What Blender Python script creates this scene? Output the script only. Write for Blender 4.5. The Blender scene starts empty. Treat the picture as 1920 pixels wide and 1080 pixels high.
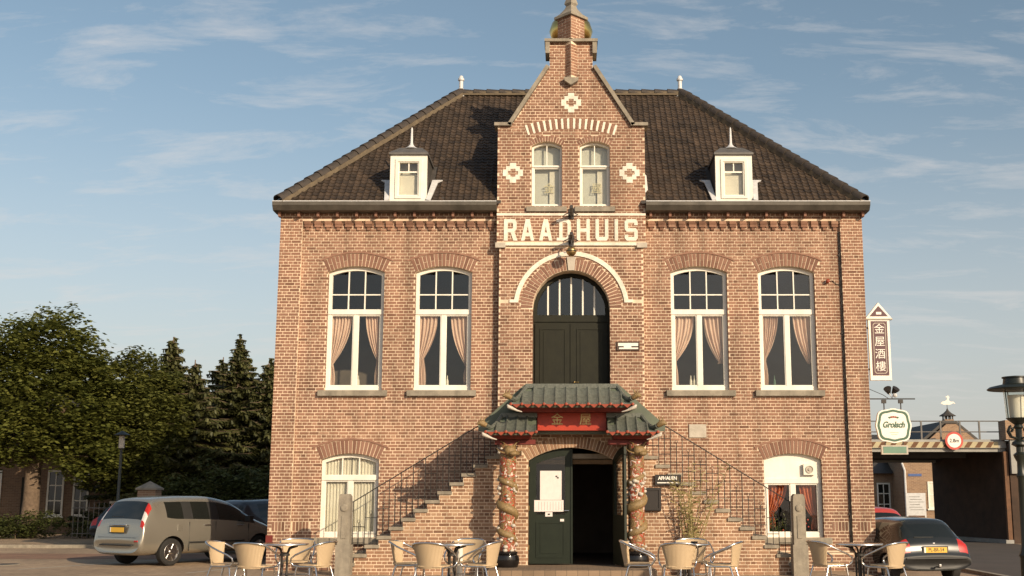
import bpy, bmesh, math, random
from mathutils import Vector, Matrix, noise
from mathutils.geometry import tessellate_polygon
PI = math.pi
rnd = random.Random(11)
scene = bpy.context.scene
COL = scene.collection
rad = math.radians

# ---------------------------------------------------------------- camera, sky, sun, exposure
TH = math.atan(390 / 2200)
cd = bpy.data.cameras.new('camera'); cam = bpy.data.objects.new('camera', cd); COL.objects.link(cam)
cam.location = (-0.11, -26.26, 1.6); cam.rotation_euler = (PI / 2 + TH, 0, 0)
cd.sensor_fit = 'HORIZONTAL'; cd.sensor_width = 36; cd.lens = 2200 / 1920 * 36
cd.shift_x = -(1062 - 960) / 1920; cd.clip_start = 0.1; cd.clip_end = 4000
scene.camera = cam
SUN_AZ, SUN_EL = 37.0, 21.0                     # sun stands behind the camera, to its right, low
sd = Vector((-math.sin(rad(SUN_AZ)) * math.cos(rad(SUN_EL)), math.cos(rad(SUN_AZ)) * math.cos(rad(SUN_EL)), -math.sin(rad(SUN_EL))))
sl = bpy.data.lights.new('sun', 'SUN'); sun = bpy.data.objects.new('sun', sl); COL.objects.link(sun)
sl.energy = 5.0; sl.angle = rad(0.5); sl.color = (1.0, 0.81, 0.57)
sun.rotation_euler = sd.to_track_quat('-Z', 'Y').to_euler(); sun.location = (10, -30, 20)
w = bpy.data.worlds.new('World'); scene.world = w; w.use_nodes = True
nt = w.node_tree; nt.nodes.clear(); NN = nt.nodes.new; LK = nt.links.new
out = NN('ShaderNodeOutputWorld'); bg = NN('ShaderNodeBackground'); sky = NN('ShaderNodeTexSky')
sky.sky_type = 'NISHITA'; sky.sun_disc = False; sky.sun_elevation = rad(SUN_EL); sky.sun_rotation = rad(180 - SUN_AZ)
sky.air_density = 1.0; sky.dust_density = 2.0; sky.ozone_density = 1.0
tc = NN('ShaderNodeTexCoord'); sx = NN('ShaderNodeSeparateXYZ'); LK(tc.outputs['Generated'], sx.inputs[0])
za = NN('ShaderNodeMath'); za.operation = 'ADD'; LK(sx.outputs[2], za.inputs[0]); za.inputs[1].default_value = 0.16
zm = NN('ShaderNodeMath'); zm.operation = 'MAXIMUM'; LK(za.outputs[0], zm.inputs[0]); zm.inputs[1].default_value = 0.05
dv = []
for i in (0, 1):
    m_ = NN('ShaderNodeMath'); m_.operation = 'DIVIDE'; LK(sx.outputs[i], m_.inputs[0]); LK(zm.outputs[0], m_.inputs[1]); dv.append(m_)
cx = NN('ShaderNodeCombineXYZ'); LK(dv[0].outputs[0], cx.inputs[0]); LK(dv[1].outputs[0], cx.inputs[1])
mp = NN('ShaderNodeMapping'); LK(cx.outputs[0], mp.inputs[0]); mp.inputs['Scale'].default_value = (1.7, 4.2, 1); mp.inputs['Rotation'].default_value = (0, 0, 0.3); mp.inputs['Location'].default_value = (3.1, 1.7, 0)
n1 = NN('ShaderNodeTexNoise'); LK(mp.outputs[0], n1.inputs['Vector']); n1.inputs['Scale'].default_value = 1.9; n1.inputs['Detail'].default_value = 8; n1.inputs['Roughness'].default_value = 0.66; n1.inputs['Distortion'].default_value = 0.35
cr = NN('ShaderNodeValToRGB'); LK(n1.outputs[0], cr.inputs[0])
cr.color_ramp.elements[0].position = 0.50; cr.color_ramp.elements[0].color = (0, 0, 0, 1)
cr.color_ramp.elements[1].position = 0.80; cr.color_ramp.elements[1].color = (0.60, 0.60, 0.60, 1)
hs = NN('ShaderNodeHueSaturation'); LK(sky.outputs[0], hs.inputs['Color']); hs.inputs['Saturation'].default_value = 0.88; hs.inputs['Hue'].default_value = 0.487
mx = NN('ShaderNodeMix'); mx.data_type = 'RGBA'; LK(cr.outputs[0], mx.inputs[0]); LK(hs.outputs[0], mx.inputs[6]); mx.inputs[7].default_value = (6.4, 6.0, 5.7, 1)
hz = NN('ShaderNodeMapRange'); LK(sx.outputs[2], hz.inputs[0]); hz.inputs[1].default_value = 0.0; hz.inputs[2].default_value = 0.36; hz.inputs[3].default_value = 0.62; hz.inputs[4].default_value = 0.0; hz.interpolation_type = 'SMOOTHSTEP'
mh = NN('ShaderNodeMix'); mh.data_type = 'RGBA'; LK(hz.outputs[0], mh.inputs[0]); LK(mx.outputs[2], mh.inputs[6]); mh.inputs[7].default_value = (5.4, 5.2, 5.0, 1)
LK(mh.outputs[2], bg.inputs[0]); bg.inputs[1].default_value = 0.12; LK(bg.outputs[0], out.inputs[0])
vs = scene.view_settings; vs.view_transform = 'Standard'; vs.look = 'None'; vs.exposure = 0.05; vs.gamma = 1.0; vs.use_curve_mapping = False
scene.render.engine = 'CYCLES'

# ---------------------------------------------------------------- materials
def newmat(name):
    m = bpy.data.materials.new(name); m.use_nodes = True; return m, m.node_tree.nodes, m.node_tree.links, m.node_tree.nodes['Principled BSDF']
def pm(name, c1, c2=None, scale=6.0, rough=0.7, metal=0.0, bump=0.0, bscale=None, detail=5, spec=0.5, tint=None, coat=0.0, streak=0.0):
    """procedural: noise mix of two colours, optional per-piece tint attribute, optional bump"""
    m, N, L, b = newmat(name)
    c2 = c2 or tuple(x * 0.8 for x in c1)
    t = N.new('ShaderNodeTexCoord'); n = N.new('ShaderNodeTexNoise'); L.new(t.outputs['Object'], n.inputs['Vector'])
    n.inputs['Scale'].default_value = scale; n.inputs['Detail'].default_value = detail; n.inputs['Roughness'].default_value = 0.6
    r = N.new('ShaderNodeValToRGB'); L.new(n.outputs[0], r.inputs[0])
    r.color_ramp.elements[0].position = 0.3; r.color_ramp.elements[1].position = 0.7
    r.color_ramp.elements[0].color = (*c1, 1); r.color_ramp.elements[1].color = (*c2, 1)
    col = r.outputs[0]
    if tint:
        a = N.new('ShaderNodeAttribute'); a.attribute_name = 'tint'
        q = N.new('ShaderNodeValToRGB'); L.new(a.outputs['Fac'], q.inputs[0])
        q.color_ramp.elements[0].color = (*tint[0], 1); q.color_ramp.elements[1].color = (*tint[-1], 1)
        for i, c in enumerate(tint[1:-1]):
            e = q.color_ramp.elements.new((i + 1) / (len(tint) - 1)); e.color = (*c, 1)
        x = N.new('ShaderNodeMix'); x.data_type = 'RGBA'; x.blend_type = 'MULTIPLY'; x.inputs[0].default_value = 1.0
        L.new(q.outputs[0], x.inputs[6]); L.new(col, x.inputs[7]); col = x.outputs[2]
    if streak:
        mp_ = N.new('ShaderNodeMapping'); L.new(t.outputs['Object'], mp_.inputs[0]); mp_.inputs['Scale'].default_value = (2.6, 2.6, 0.28)
        ns = N.new('ShaderNodeTexNoise'); L.new(mp_.outputs[0], ns.inputs['Vector']); ns.inputs['Scale'].default_value = 1.0; ns.inputs['Detail'].default_value = 7; ns.inputs['Roughness'].default_value = 0.65
        rs_ = N.new('ShaderNodeValToRGB'); L.new(ns.outputs[0], rs_.inputs[0]); k_ = 1 - streak
        rs_.color_ramp.elements[0].position = 0.33; rs_.color_ramp.elements[0].color = (k_, k_, k_ * 0.98, 1); rs_.color_ramp.elements[1].position = 0.55; rs_.color_ramp.elements[1].color = (1.03, 1.02, 1.0, 1)
        xs = N.new('ShaderNodeMix'); xs.data_type = 'RGBA'; xs.blend_type = 'MULTIPLY'; xs.inputs[0].default_value = 1.0
        L.new(col, xs.inputs[6]); L.new(rs_.outputs[0], xs.inputs[7]); col = xs.outputs[2]
    L.new(col, b.inputs['Base Color'])
    b.inputs['Roughness'].default_value = rough; b.inputs['Metallic'].default_value = metal
    b.inputs['Specular IOR Level'].default_value = spec; b.inputs['Coat Weight'].default_value = coat
    if bump:
        n2 = N.new('ShaderNodeTexNoise'); L.new(t.outputs['Object'], n2.inputs['Vector']); n2.inputs['Scale'].default_value = bscale or scale * 4; n2.inputs['Detail'].default_value = 4
        bp = N.new('ShaderNodeBump'); bp.inputs['Strength'].default_value = bump; bp.inputs['Distance'].default_value = 0.02
        L.new(n2.outputs[0], bp.inputs['Height']); L.new(bp.outputs[0], b.inputs['Normal'])
    return m
M = {}
BR = [(0.165, 0.091, 0.064), (0.228, 0.126, 0.089), (0.262, 0.147, 0.104), (0.292, 0.167, 0.118), (0.35, 0.214, 0.154)]
M['brick'] = pm('brick', (1.12, 1.08, 1.02), (0.80, 0.80, 0.82), 0.55, 0.88, bump=0.25, bscale=60, tint=BR, spec=0.2, streak=0.34)
BS = [(0.18, 0.102, 0.068), (0.25, 0.145, 0.096), (0.29, 0.172, 0.115), (0.335, 0.205, 0.138), (0.40, 0.268, 0.18)]
M['brick_stair'] = pm('brick_stair', (1.08, 1.05, 1.0), (0.85, 0.85, 0.84), 1.7, 0.88, bump=0.25, bscale=60, tint=BS, spec=0.2, streak=0.2)
M['brick_arch'] = pm('brick_arch', (1.0, 1.0, 1.0), (0.8, 0.8, 0.8), 5, 0.88, bump=0.2, bscale=60, tint=[(0.19, 0.100, 0.071), (0.255, 0.138, 0.098), (0.31, 0.176, 0.126)], spec=0.2)
M['mortar'] = pm('mortar', (0.78, 0.63, 0.475), (0.62, 0.49, 0.37), 2.2, 0.95, bump=0.2, bscale=80, spec=0.1, streak=0.3)
M['white_brick'] = pm('white_brick', (0.80, 0.75, 0.66), (0.64, 0.58, 0.49), 14, 0.7, streak=0.22)
M['stone'] = pm('stone', (0.31, 0.275, 0.22), (0.21, 0.185, 0.15), 7, 0.9, bump=0.25, streak=0.3)
M['stone_pale'] = pm('stone_pale', (0.50, 0.45, 0.38), (0.38, 0.34, 0.28), 7, 0.9, bump=0.2)
M['white'] = pm('white_paint', (0.78, 0.76, 0.69), (0.70, 0.67, 0.60), 4, 0.45, streak=0.12)
M['cream'] = pm('cream_paint', (0.76, 0.72, 0.62), (0.68, 0.64, 0.54), 4, 0.5)
M['zinc'] = pm('zinc', (0.125, 0.112, 0.095), (0.085, 0.076, 0.064), 3, 0.6, metal=0.3, streak=0.3)
M['lead'] = pm('lead', (0.14, 0.13, 0.12), (0.09, 0.085, 0.08), 6, 0.6, metal=0.2)
M['lead_pale'] = pm('lead_pale', (0.62, 0.62, 0.62), (0.48, 0.48, 0.48), 9, 0.5)
M['tile'] = pm('roof_tile', (1.08, 1.03, 0.98), (0.72, 0.72, 0.70), 0.9, 0.62, bump=0.2, tint=[(0.042, 0.032, 0.025), (0.060, 0.044, 0.033), (0.084, 0.060, 0.043)], spec=0.35, streak=0.3)
M['tile_hip'] = pm('hip_tile', (0.055, 0.041, 0.031), (0.03, 0.025, 0.021), 9, 0.7)
M['hip_mortar'] = pm('hip_mortar', (0.15, 0.115, 0.072), (0.085, 0.066, 0.045), 6, 0.9)
M['door'] = pm('door_green', (0.017, 0.017, 0.009), (0.012, 0.012, 0.007), 5, 0.6, spec=0.25)
M['door_low'] = pm('door_dark_green', (0.012, 0.018, 0.010), (0.008, 0.013, 0.007), 5, 0.5, spec=0.3)
M['iron'] = pm('iron', (0.03, 0.026, 0.024), (0.02, 0.018, 0.016), 12, 0.55)
M['gold'] = pm('gold', (0.80, 0.58, 0.20), (0.65, 0.42, 0.12), 5, 0.28, metal=1.0)
M['brass'] = pm('brass', (0.55, 0.40, 0.18), (0.40, 0.28, 0.12), 8, 0.35, metal=1.0)
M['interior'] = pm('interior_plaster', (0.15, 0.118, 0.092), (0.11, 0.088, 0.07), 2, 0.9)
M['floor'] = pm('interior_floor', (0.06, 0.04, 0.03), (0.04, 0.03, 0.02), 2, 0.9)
M['curtain'] = pm('curtain', (0.70, 0.50, 0.40), (0.60, 0.42, 0.33), 3, 0.9)
M['curtain_red'] = pm('curtain_red', (0.50, 0.14, 0.065), (0.38, 0.10, 0.045), 3, 0.9)
M['net'] = pm('net_curtain', (0.70, 0.65, 0.55), (0.62, 0.57, 0.48), 3, 0.9)
M['blind'] = pm('blind', (0.55, 0.54, 0.48), (0.47, 0.46, 0.41), 3, 0.8)
M['green_tile'] = pm('green_glazed_tile', (0.135, 0.145, 0.122), (0.070, 0.078, 0.066), 16, 0.35, bump=0.3)
M['green_board'] = pm('green_board', (0.115, 0.135, 0.095), (0.085, 0.10, 0.072), 3, 0.6)
M['red'] = pm('red_lacquer', (0.44, 0.040, 0.012), (0.34, 0.028, 0.010), 4, 0.45)
M['red_dark'] = pm('dark_red', (0.15, 0.015, 0.008), (0.10, 0.010, 0.006), 8, 0.6)
M['orange'] = pm('orange_drip', (0.30, 0.05, 0.018), (0.20, 0.03, 0.012), 20, 0.5)
M['dragon'] = pm('dragon_gold', (0.30, 0.20, 0.085), (0.15, 0.10, 0.045), 30, 0.5, bump=0.6, bscale=70)
M['figure'] = pm('figure_white', (0.56, 0.51, 0.44), (0.38, 0.34, 0.29), 25, 0.55)
M['black'] = pm('black_gloss', (0.012, 0.010, 0.010), (0.008, 0.007, 0.007), 5, 0.12)
M['black_matt'] = pm('black_matt', (0.018, 0.013, 0.012), (0.012, 0.009, 0.008), 8, 0.6)
M['alu'] = pm('aluminium', (0.72, 0.71, 0.69), (0.60, 0.59, 0.58), 10, 0.24, metal=1.0)
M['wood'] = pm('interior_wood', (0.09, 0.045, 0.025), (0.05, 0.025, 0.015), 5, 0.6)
M['paper'] = pm('paper', (0.74, 0.68, 0.66), (0.66, 0.60, 0.58), 9, 0.8)
M['sign_white'] = pm('sign_white', (0.80, 0.77, 0.70), (0.72, 0.69, 0.62), 8, 0.5)
M['sign_plum'] = pm('sign_plum', (0.085, 0.028, 0.036), (0.065, 0.02, 0.028), 6, 0.5)
M['sign_green'] = pm('sign_green', (0.045, 0.12, 0.07), (0.035, 0.09, 0.055), 6, 0.5)
M['sign_teal'] = pm('sign_teal', (0.13, 0.24, 0.17), (0.10, 0.19, 0.14), 6, 0.5)
M['sign_red'] = pm('sign_red', (0.50, 0.06, 0.04), (0.42, 0.045, 0.03), 6, 0.5)
M['sign_blue'] = pm('sign_blue', (0.05, 0.10, 0.28), (0.04, 0.08, 0.22), 6, 0.5)
M['ink'] = pm('ink', (0.03, 0.03, 0.03), (0.02, 0.02, 0.02), 6, 0.7)
M['silver'] = pm('silver_paint', (0.40, 0.375, 0.315), (0.38, 0.355, 0.30), 1.5, 0.27, metal=0.7, coat=0.6)
M['car_black'] = pm('black_paint', (0.016, 0.017, 0.014), (0.013, 0.014, 0.012), 1.5, 0.22, coat=0.8)
M['car_navy'] = pm('navy_paint', (0.025, 0.028, 0.035), (0.02, 0.022, 0.03), 1.5, 0.25, coat=0.8)
M['car_red'] = pm('red_paint', (0.40, 0.05, 0.04), (0.36, 0.045, 0.035), 1.5, 0.3, coat=0.7)
M['car_glass'] = pm('car_glass', (0.012, 0.014, 0.012), (0.009, 0.011, 0.010), 1.0, 0.06, spec=0.7)
M['light_red'] = pm('lamp_red', (0.45, 0.025, 0.015), (0.36, 0.018, 0.012), 30, 0.15, coat=0.5)
M['light_clear'] = pm('lamp_clear', (0.70, 0.66, 0.62), (0.55, 0.5, 0.48), 30, 0.15, coat=0.5)
M['plate'] = pm('plate_yellow', (0.72, 0.42, 0.045), (0.66, 0.38, 0.04), 6, 0.5)
M['rubber'] = pm('rubber', (0.02, 0.019, 0.018), (0.014, 0.013, 0.012), 14, 0.85)
M['plastic'] = pm('plastic_trim', (0.022, 0.022, 0.022), (0.017, 0.017, 0.017), 9, 0.55)
M['glyph_yellow'] = pm('glyph_yellow', (0.62, 0.55, 0.34), (0.55, 0.48, 0.30), 6, 0.6)
M['concrete'] = pm('concrete', (0.33, 0.325, 0.30), (0.25, 0.245, 0.23), 3, 0.85, bump=0.1)
M['dark_steel'] = pm('dark_steel', (0.05, 0.042, 0.036), (0.03, 0.025, 0.02), 3, 0.8)
M['stripe'] = pm('stripe_yellow', (0.42, 0.36, 0.21), (0.33, 0.28, 0.17), 5, 0.6)
M['rust'] = pm('rust', (0.16, 0.075, 0.035), (0.10, 0.05, 0.025), 5, 0.8)
M['post_green'] = pm('lamp_post_green', (0.018, 0.022, 0.017), (0.012, 0.015, 0.012), 8, 0.4)
M['lamp_white'] = pm('lamp_diffuser', (0.78, 0.75, 0.68), (0.72, 0.68, 0.60), 4, 0.4)
M['bark'] = pm('bark', (0.17, 0.12, 0.08), (0.09, 0.062, 0.042), 9, 0.95, bump=0.8, bscale=20)
M['slate'] = pm('slate', (0.06, 0.052, 0.046), (0.04, 0.036, 0.032), 6, 0.7)
M['sooty'] = pm('sooty_brick', (0.075, 0.045, 0.03), (0.04, 0.026, 0.018), 2.0, 0.95, bump=0.3)  # abutment brick with the shade under the bridge put into its colour

def carved():
    m, N, L, b = newmat('carved_column')
    t = N.new('ShaderNodeTexCoord'); n = N.new('ShaderNodeTexNoise'); L.new(t.outputs['Object'], n.inputs['Vector']); n.inputs['Scale'].default_value = 7.5; n.inputs['Detail'].default_value = 3; n.inputs['Distortion'].default_value = 1.6
    r = N.new('ShaderNodeValToRGB'); L.new(n.outputs[0], r.inputs[0]); cr2 = r.color_ramp; cr2.interpolation = 'CONSTANT'
    cr2.elements[0].color = (0.55, 0.48, 0.40, 1); cr2.elements[1].position = 0.40; cr2.elements[1].color = (0.30, 0.042, 0.014, 1)
    for p_, c_ in ((0.49, (0.17, 0.105, 0.045, 1)), (0.58, (0.26, 0.17, 0.07, 1)), (0.66, (0.34, 0.05, 0.016, 1))): e = cr2.elements.new(p_); e.color = c_
    L.new(r.outputs[0], b.inputs['Base Color']); b.inputs['Roughness'].default_value = 0.5
    bp = N.new('ShaderNodeBump'); bp.inputs['Strength'].default_value = 0.9; bp.inputs['Distance'].default_value = 0.03; L.new(n.outputs[0], bp.inputs['Height']); L.new(bp.outputs[0], b.inputs['Normal'])
    return m
M['carved'] = carved()
def rattan():
    m, N, L, b = newmat('rattan')
    t = N.new('ShaderNodeTexCoord'); hs = []
    for ax, sc in (('X', 17.0), ('Z', 21.0)):
        wv = N.new('ShaderNodeTexWave'); wv.wave_type = 'BANDS'; wv.bands_direction = ax; wv.inputs['Scale'].default_value = sc; wv.inputs['Distortion'].default_value = 0.6
        L.new(t.outputs['Object'], wv.inputs['Vector']); hs.append(wv)
    mu = N.new('ShaderNodeMath'); mu.operation = 'MULTIPLY'; L.new(hs[0].outputs['Fac'], mu.inputs[0]); L.new(hs[1].outputs['Fac'], mu.inputs[1])
    r = N.new('ShaderNodeValToRGB'); L.new(mu.outputs[0], r.inputs[0])
    r.color_ramp.elements[0].color = (0.40, 0.29, 0.175, 1); r.color_ramp.elements[1].color = (0.66, 0.52, 0.335, 1)
    L.new(r.outputs[0], b.inputs['Base Color']); b.inputs['Roughness'].default_value = 0.6
    bp = N.new('ShaderNodeBump'); bp.inputs['Strength'].default_value = 0.4; bp.inputs['Distance'].default_value = 0.01; L.new(mu.outputs[0], bp.inputs['Height']); L.new(bp.outputs[0], b.inputs['Normal'])
    return m
M['rattan'] = rattan()
def glass(name, tintc, base, k):
    m, N, L, b = newmat(name); N.remove(b)
    o = N['Material Output']; tr = N.new('ShaderNodeBsdfTransparent'); tr.inputs[0].default_value = (*tintc, 1)
    gl = N.new('ShaderNodeBsdfGlossy'); gl.inputs['Roughness'].default_value = 0.02
    fr = N.new('ShaderNodeFresnel'); fr.inputs[0].default_value = 1.5
    ma = N.new('ShaderNodeMath'); ma.operation = 'MULTIPLY_ADD'; L.new(fr.outputs[0], ma.inputs[0]); ma.inputs[1].default_value = k; ma.inputs[2].default_value = base
    t = N.new('ShaderNodeTexCoord'); nz = N.new('ShaderNodeTexNoise'); nz.inputs['Scale'].default_value = 1.6; L.new(t.outputs['Object'], nz.inputs['Vector'])
    bp = N.new('ShaderNodeBump'); bp.inputs['Strength'].default_value = 0.12; bp.inputs['Distance'].default_value = 0.05; L.new(nz.outputs[0], bp.inputs['Height']); L.new(bp.outputs[0], gl.inputs['Normal'])
    ge = N.new('ShaderNodeNewGeometry'); iv = N.new('ShaderNodeMath'); iv.operation = 'SUBTRACT'; iv.inputs[0].default_value = 1.0; L.new(ge.outputs['Backfacing'], iv.inputs[1])
    mu = N.new('ShaderNodeMath'); mu.operation = 'MULTIPLY'; L.new(ma.outputs[0], mu.inputs[0]); L.new(iv.outputs[0], mu.inputs[1])
    mi = N.new('ShaderNodeMixShader'); L.new(mu.outputs[0], mi.inputs[0]); L.new(tr.outputs[0], mi.inputs[1]); L.new(gl.outputs[0], mi.inputs[2]); L.new(mi.outputs[0], o.inputs[0])
    return m
M['glass'] = glass('window_glass', (0.93, 0.94, 0.92), 0.045, 1.0)
def leafmat(name, cols, trans=0.35):
    m, N, L, b = newmat(name); o = N['Material Output']; N.remove(b)
    a = N.new('ShaderNodeAttribute'); a.attribute_name = 'tint'
    q = N.new('ShaderNodeValToRGB'); L.new(a.outputs['Fac'], q.inputs[0])
    q.color_ramp.elements[0].color = (*cols[0], 1); q.color_ramp.elements[1].color = (*cols[-1], 1)
    for i, c in enumerate(cols[1:-1]):
        e = q.color_ramp.elements.new((i + 1) / (len(cols) - 1)); e.color = (*c, 1)
    d = N.new('ShaderNodeBsdfPrincipled'); d.inputs['Roughness'].default_value = 0.55; d.inputs['Specular IOR Level'].default_value = 0.3; L.new(q.outputs[0], d.inputs['Base Color'])
    t = N.new('ShaderNodeBsdfTranslucent'); L.new(q.outputs[0], t.inputs[0])
    mi = N.new('ShaderNodeMixShader'); mi.inputs[0].default_value = trans; L.new(d.outputs[0], mi.inputs[1]); L.new(t.outputs[0], mi.inputs[2]); L.new(mi.outputs[0], o.inputs[0])
    return m
M['leaf'] = leafmat('leaf_lime', [(0.060, 0.072, 0.016), (0.125, 0.138, 0.030), (0.205, 0.205, 0.048)], 0.42)
M['leaf2'] = leafmat('leaf_olive', [(0.064, 0.074, 0.019), (0.13, 0.14, 0.034), (0.21, 0.208, 0.054)], 0.42)
M['needle'] = leafmat('needle', [(0.046, 0.052, 0.020), (0.095, 0.100, 0.036), (0.155, 0.152, 0.055)], 0.3)
M['shrub'] = leafmat('leaf_shrub', [(0.036, 0.046, 0.015), (0.07, 0.084, 0.025), (0.125, 0.135, 0.042)])
M['reed'] = leafmat('leaf_reed', [(0.16, 0.14, 0.05), (0.26, 0.22, 0.09), (0.36, 0.30, 0.13)], 0.2)
def pavers(name, c1, c2, mort, bw, rh, rot=0.0):
    m, N, L, b = newmat(name)
    t = N.new('ShaderNodeTexCoord'); mp = N.new('ShaderNodeMapping'); L.new(t.outputs['Object'], mp.inputs[0]); mp.inputs['Rotation'].default_value = (0, 0, rot)
    br = N.new('ShaderNodeTexBrick'); L.new(mp.outputs[0], br.inputs['Vector']); br.inputs['Scale'].default_value = 1.0
    br.inputs['Brick Width'].default_value = bw; br.inputs['Row Height'].default_value = rh; br.inputs['Mortar Size'].default_value = 0.006
    br.inputs['Color1'].default_value = (*c1, 1); br.inputs['Color2'].default_value = (*c2, 1); br.inputs['Mortar'].default_value = (*mort, 1)
    n = N.new('ShaderNodeTexNoise'); L.new(t.outputs['Object'], n.inputs['Vector']); n.inputs['Scale'].default_value = 0.5; n.inputs['Detail'].default_value = 8; n.inputs['Roughness'].default_value = 0.65
    r = N.new('ShaderNodeValToRGB'); L.new(n.outputs[0], r.inputs[0]); r.color_ramp.elements[0].position = 0.3; r.color_ramp.elements[1].position = 0.72
    r.color_ramp.elements[0].color = (0.62, 0.60, 0.58, 1); r.color_ramp.elements[1].color = (1.15, 1.12, 1.08, 1)
    x = N.new('ShaderNodeMix'); x.data_type = 'RGBA'; x.blend_type = 'MULTIPLY'; x.inputs[0].default_value = 1; L.new(br.outputs[0], x.inputs[6]); L.new(r.outputs[0], x.inputs[7])
    L.new(x.outputs[2], b.inputs['Base Color']); b.inputs['Roughness'].default_value = 0.85
    bp = N.new('ShaderNodeBump'); bp.inputs['Strength'].default_value = 0.5; bp.inputs['Distance'].default_value = 0.008; bp.invert = True; L.new(br.outputs['Fac'], bp.inputs['Height']); L.new(bp.outputs[0], b.inputs['Normal'])
    return m
M['pavers'] = pavers('clinker_pavers', (0.42, 0.31, 0.205), (0.32, 0.235, 0.16), (0.19, 0.145, 0.10), 0.21, 0.105, 0.6)
M['pavers_step'] = pavers('step_pavers', (0.30, 0.215, 0.145), (0.23, 0.165, 0.11), (0.15, 0.115, 0.08), 0.21, 0.07)
M['asphalt'] = pm('asphalt', (0.075, 0.06, 0.05), (0.05, 0.042, 0.036), 0.8, 0.9, bump=0.3, bscale=90)
M['pavers_red'] = pavers('red_pavers', (0.33, 0.19, 0.12), (0.25, 0.145, 0.095), (0.16, 0.11, 0.08), 0.21, 0.105)
M['line'] = pm('road_paint', (0.48, 0.45, 0.38), (0.34, 0.31, 0.26), 7, 0.8)
def brickwall(name, c1, c2, mort):
    m, N, L, b = newmat(name)
    t = N.new('ShaderNodeTexCoord'); s_ = N.new('ShaderNodeSeparateXYZ'); L.new(t.outputs['Object'], s_.inputs[0])
    ad = N.new('ShaderNodeMath'); ad.operation = 'ADD'; L.new(s_.outputs[0], ad.inputs[0]); L.new(s_.outputs[1], ad.inputs[1])
    cb = N.new('ShaderNodeCombineXYZ'); L.new(ad.outputs[0], cb.inputs[0]); L.new(s_.outputs[2], cb.inputs[1])
    br = N.new('ShaderNodeTexBrick'); L.new(cb.outputs[0], br.inputs['Vector']); br.inputs['Scale'].default_value = 1.0
    br.inputs['Brick Width'].default_value = 0.22; br.inputs['Row Height'].default_value = 0.07; br.inputs['Mortar Size'].default_value = 0.007
    br.inputs['Color1'].default_value = (*c1, 1); br.inputs['Color2'].default_value = (*c2, 1); br.inputs['Mortar'].default_value = (*mort, 1)
    L.new(br.outputs[0], b.inputs['Base Color']); b.inputs['Roughness'].default_value = 0.9
    bp = N.new('ShaderNodeBump'); bp.inputs['Strength'].default_value = 0.5; bp.inputs['Distance'].default_value = 0.008; bp.invert = True; L.new(br.outputs['Fac'], bp.inputs['Height']); L.new(bp.outputs[0], b.inputs['Normal'])
    return m
M['brick_side'] = brickwall('brick_side', (0.34, 0.155, 0.095), (0.24, 0.11, 0.07), (0.55, 0.43, 0.33))
M['brick_house'] = brickwall('brick_house', (0.20, 0.125, 0.078), (0.14, 0.088, 0.056), (0.24, 0.18, 0.13))  # darker copy of the brick, standing in for deep shade under the crowns
M['brick_far'] = brickwall('brick_far', (0.30, 0.19, 0.115), (0.22, 0.135, 0.085), (0.36, 0.28, 0.20))

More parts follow.
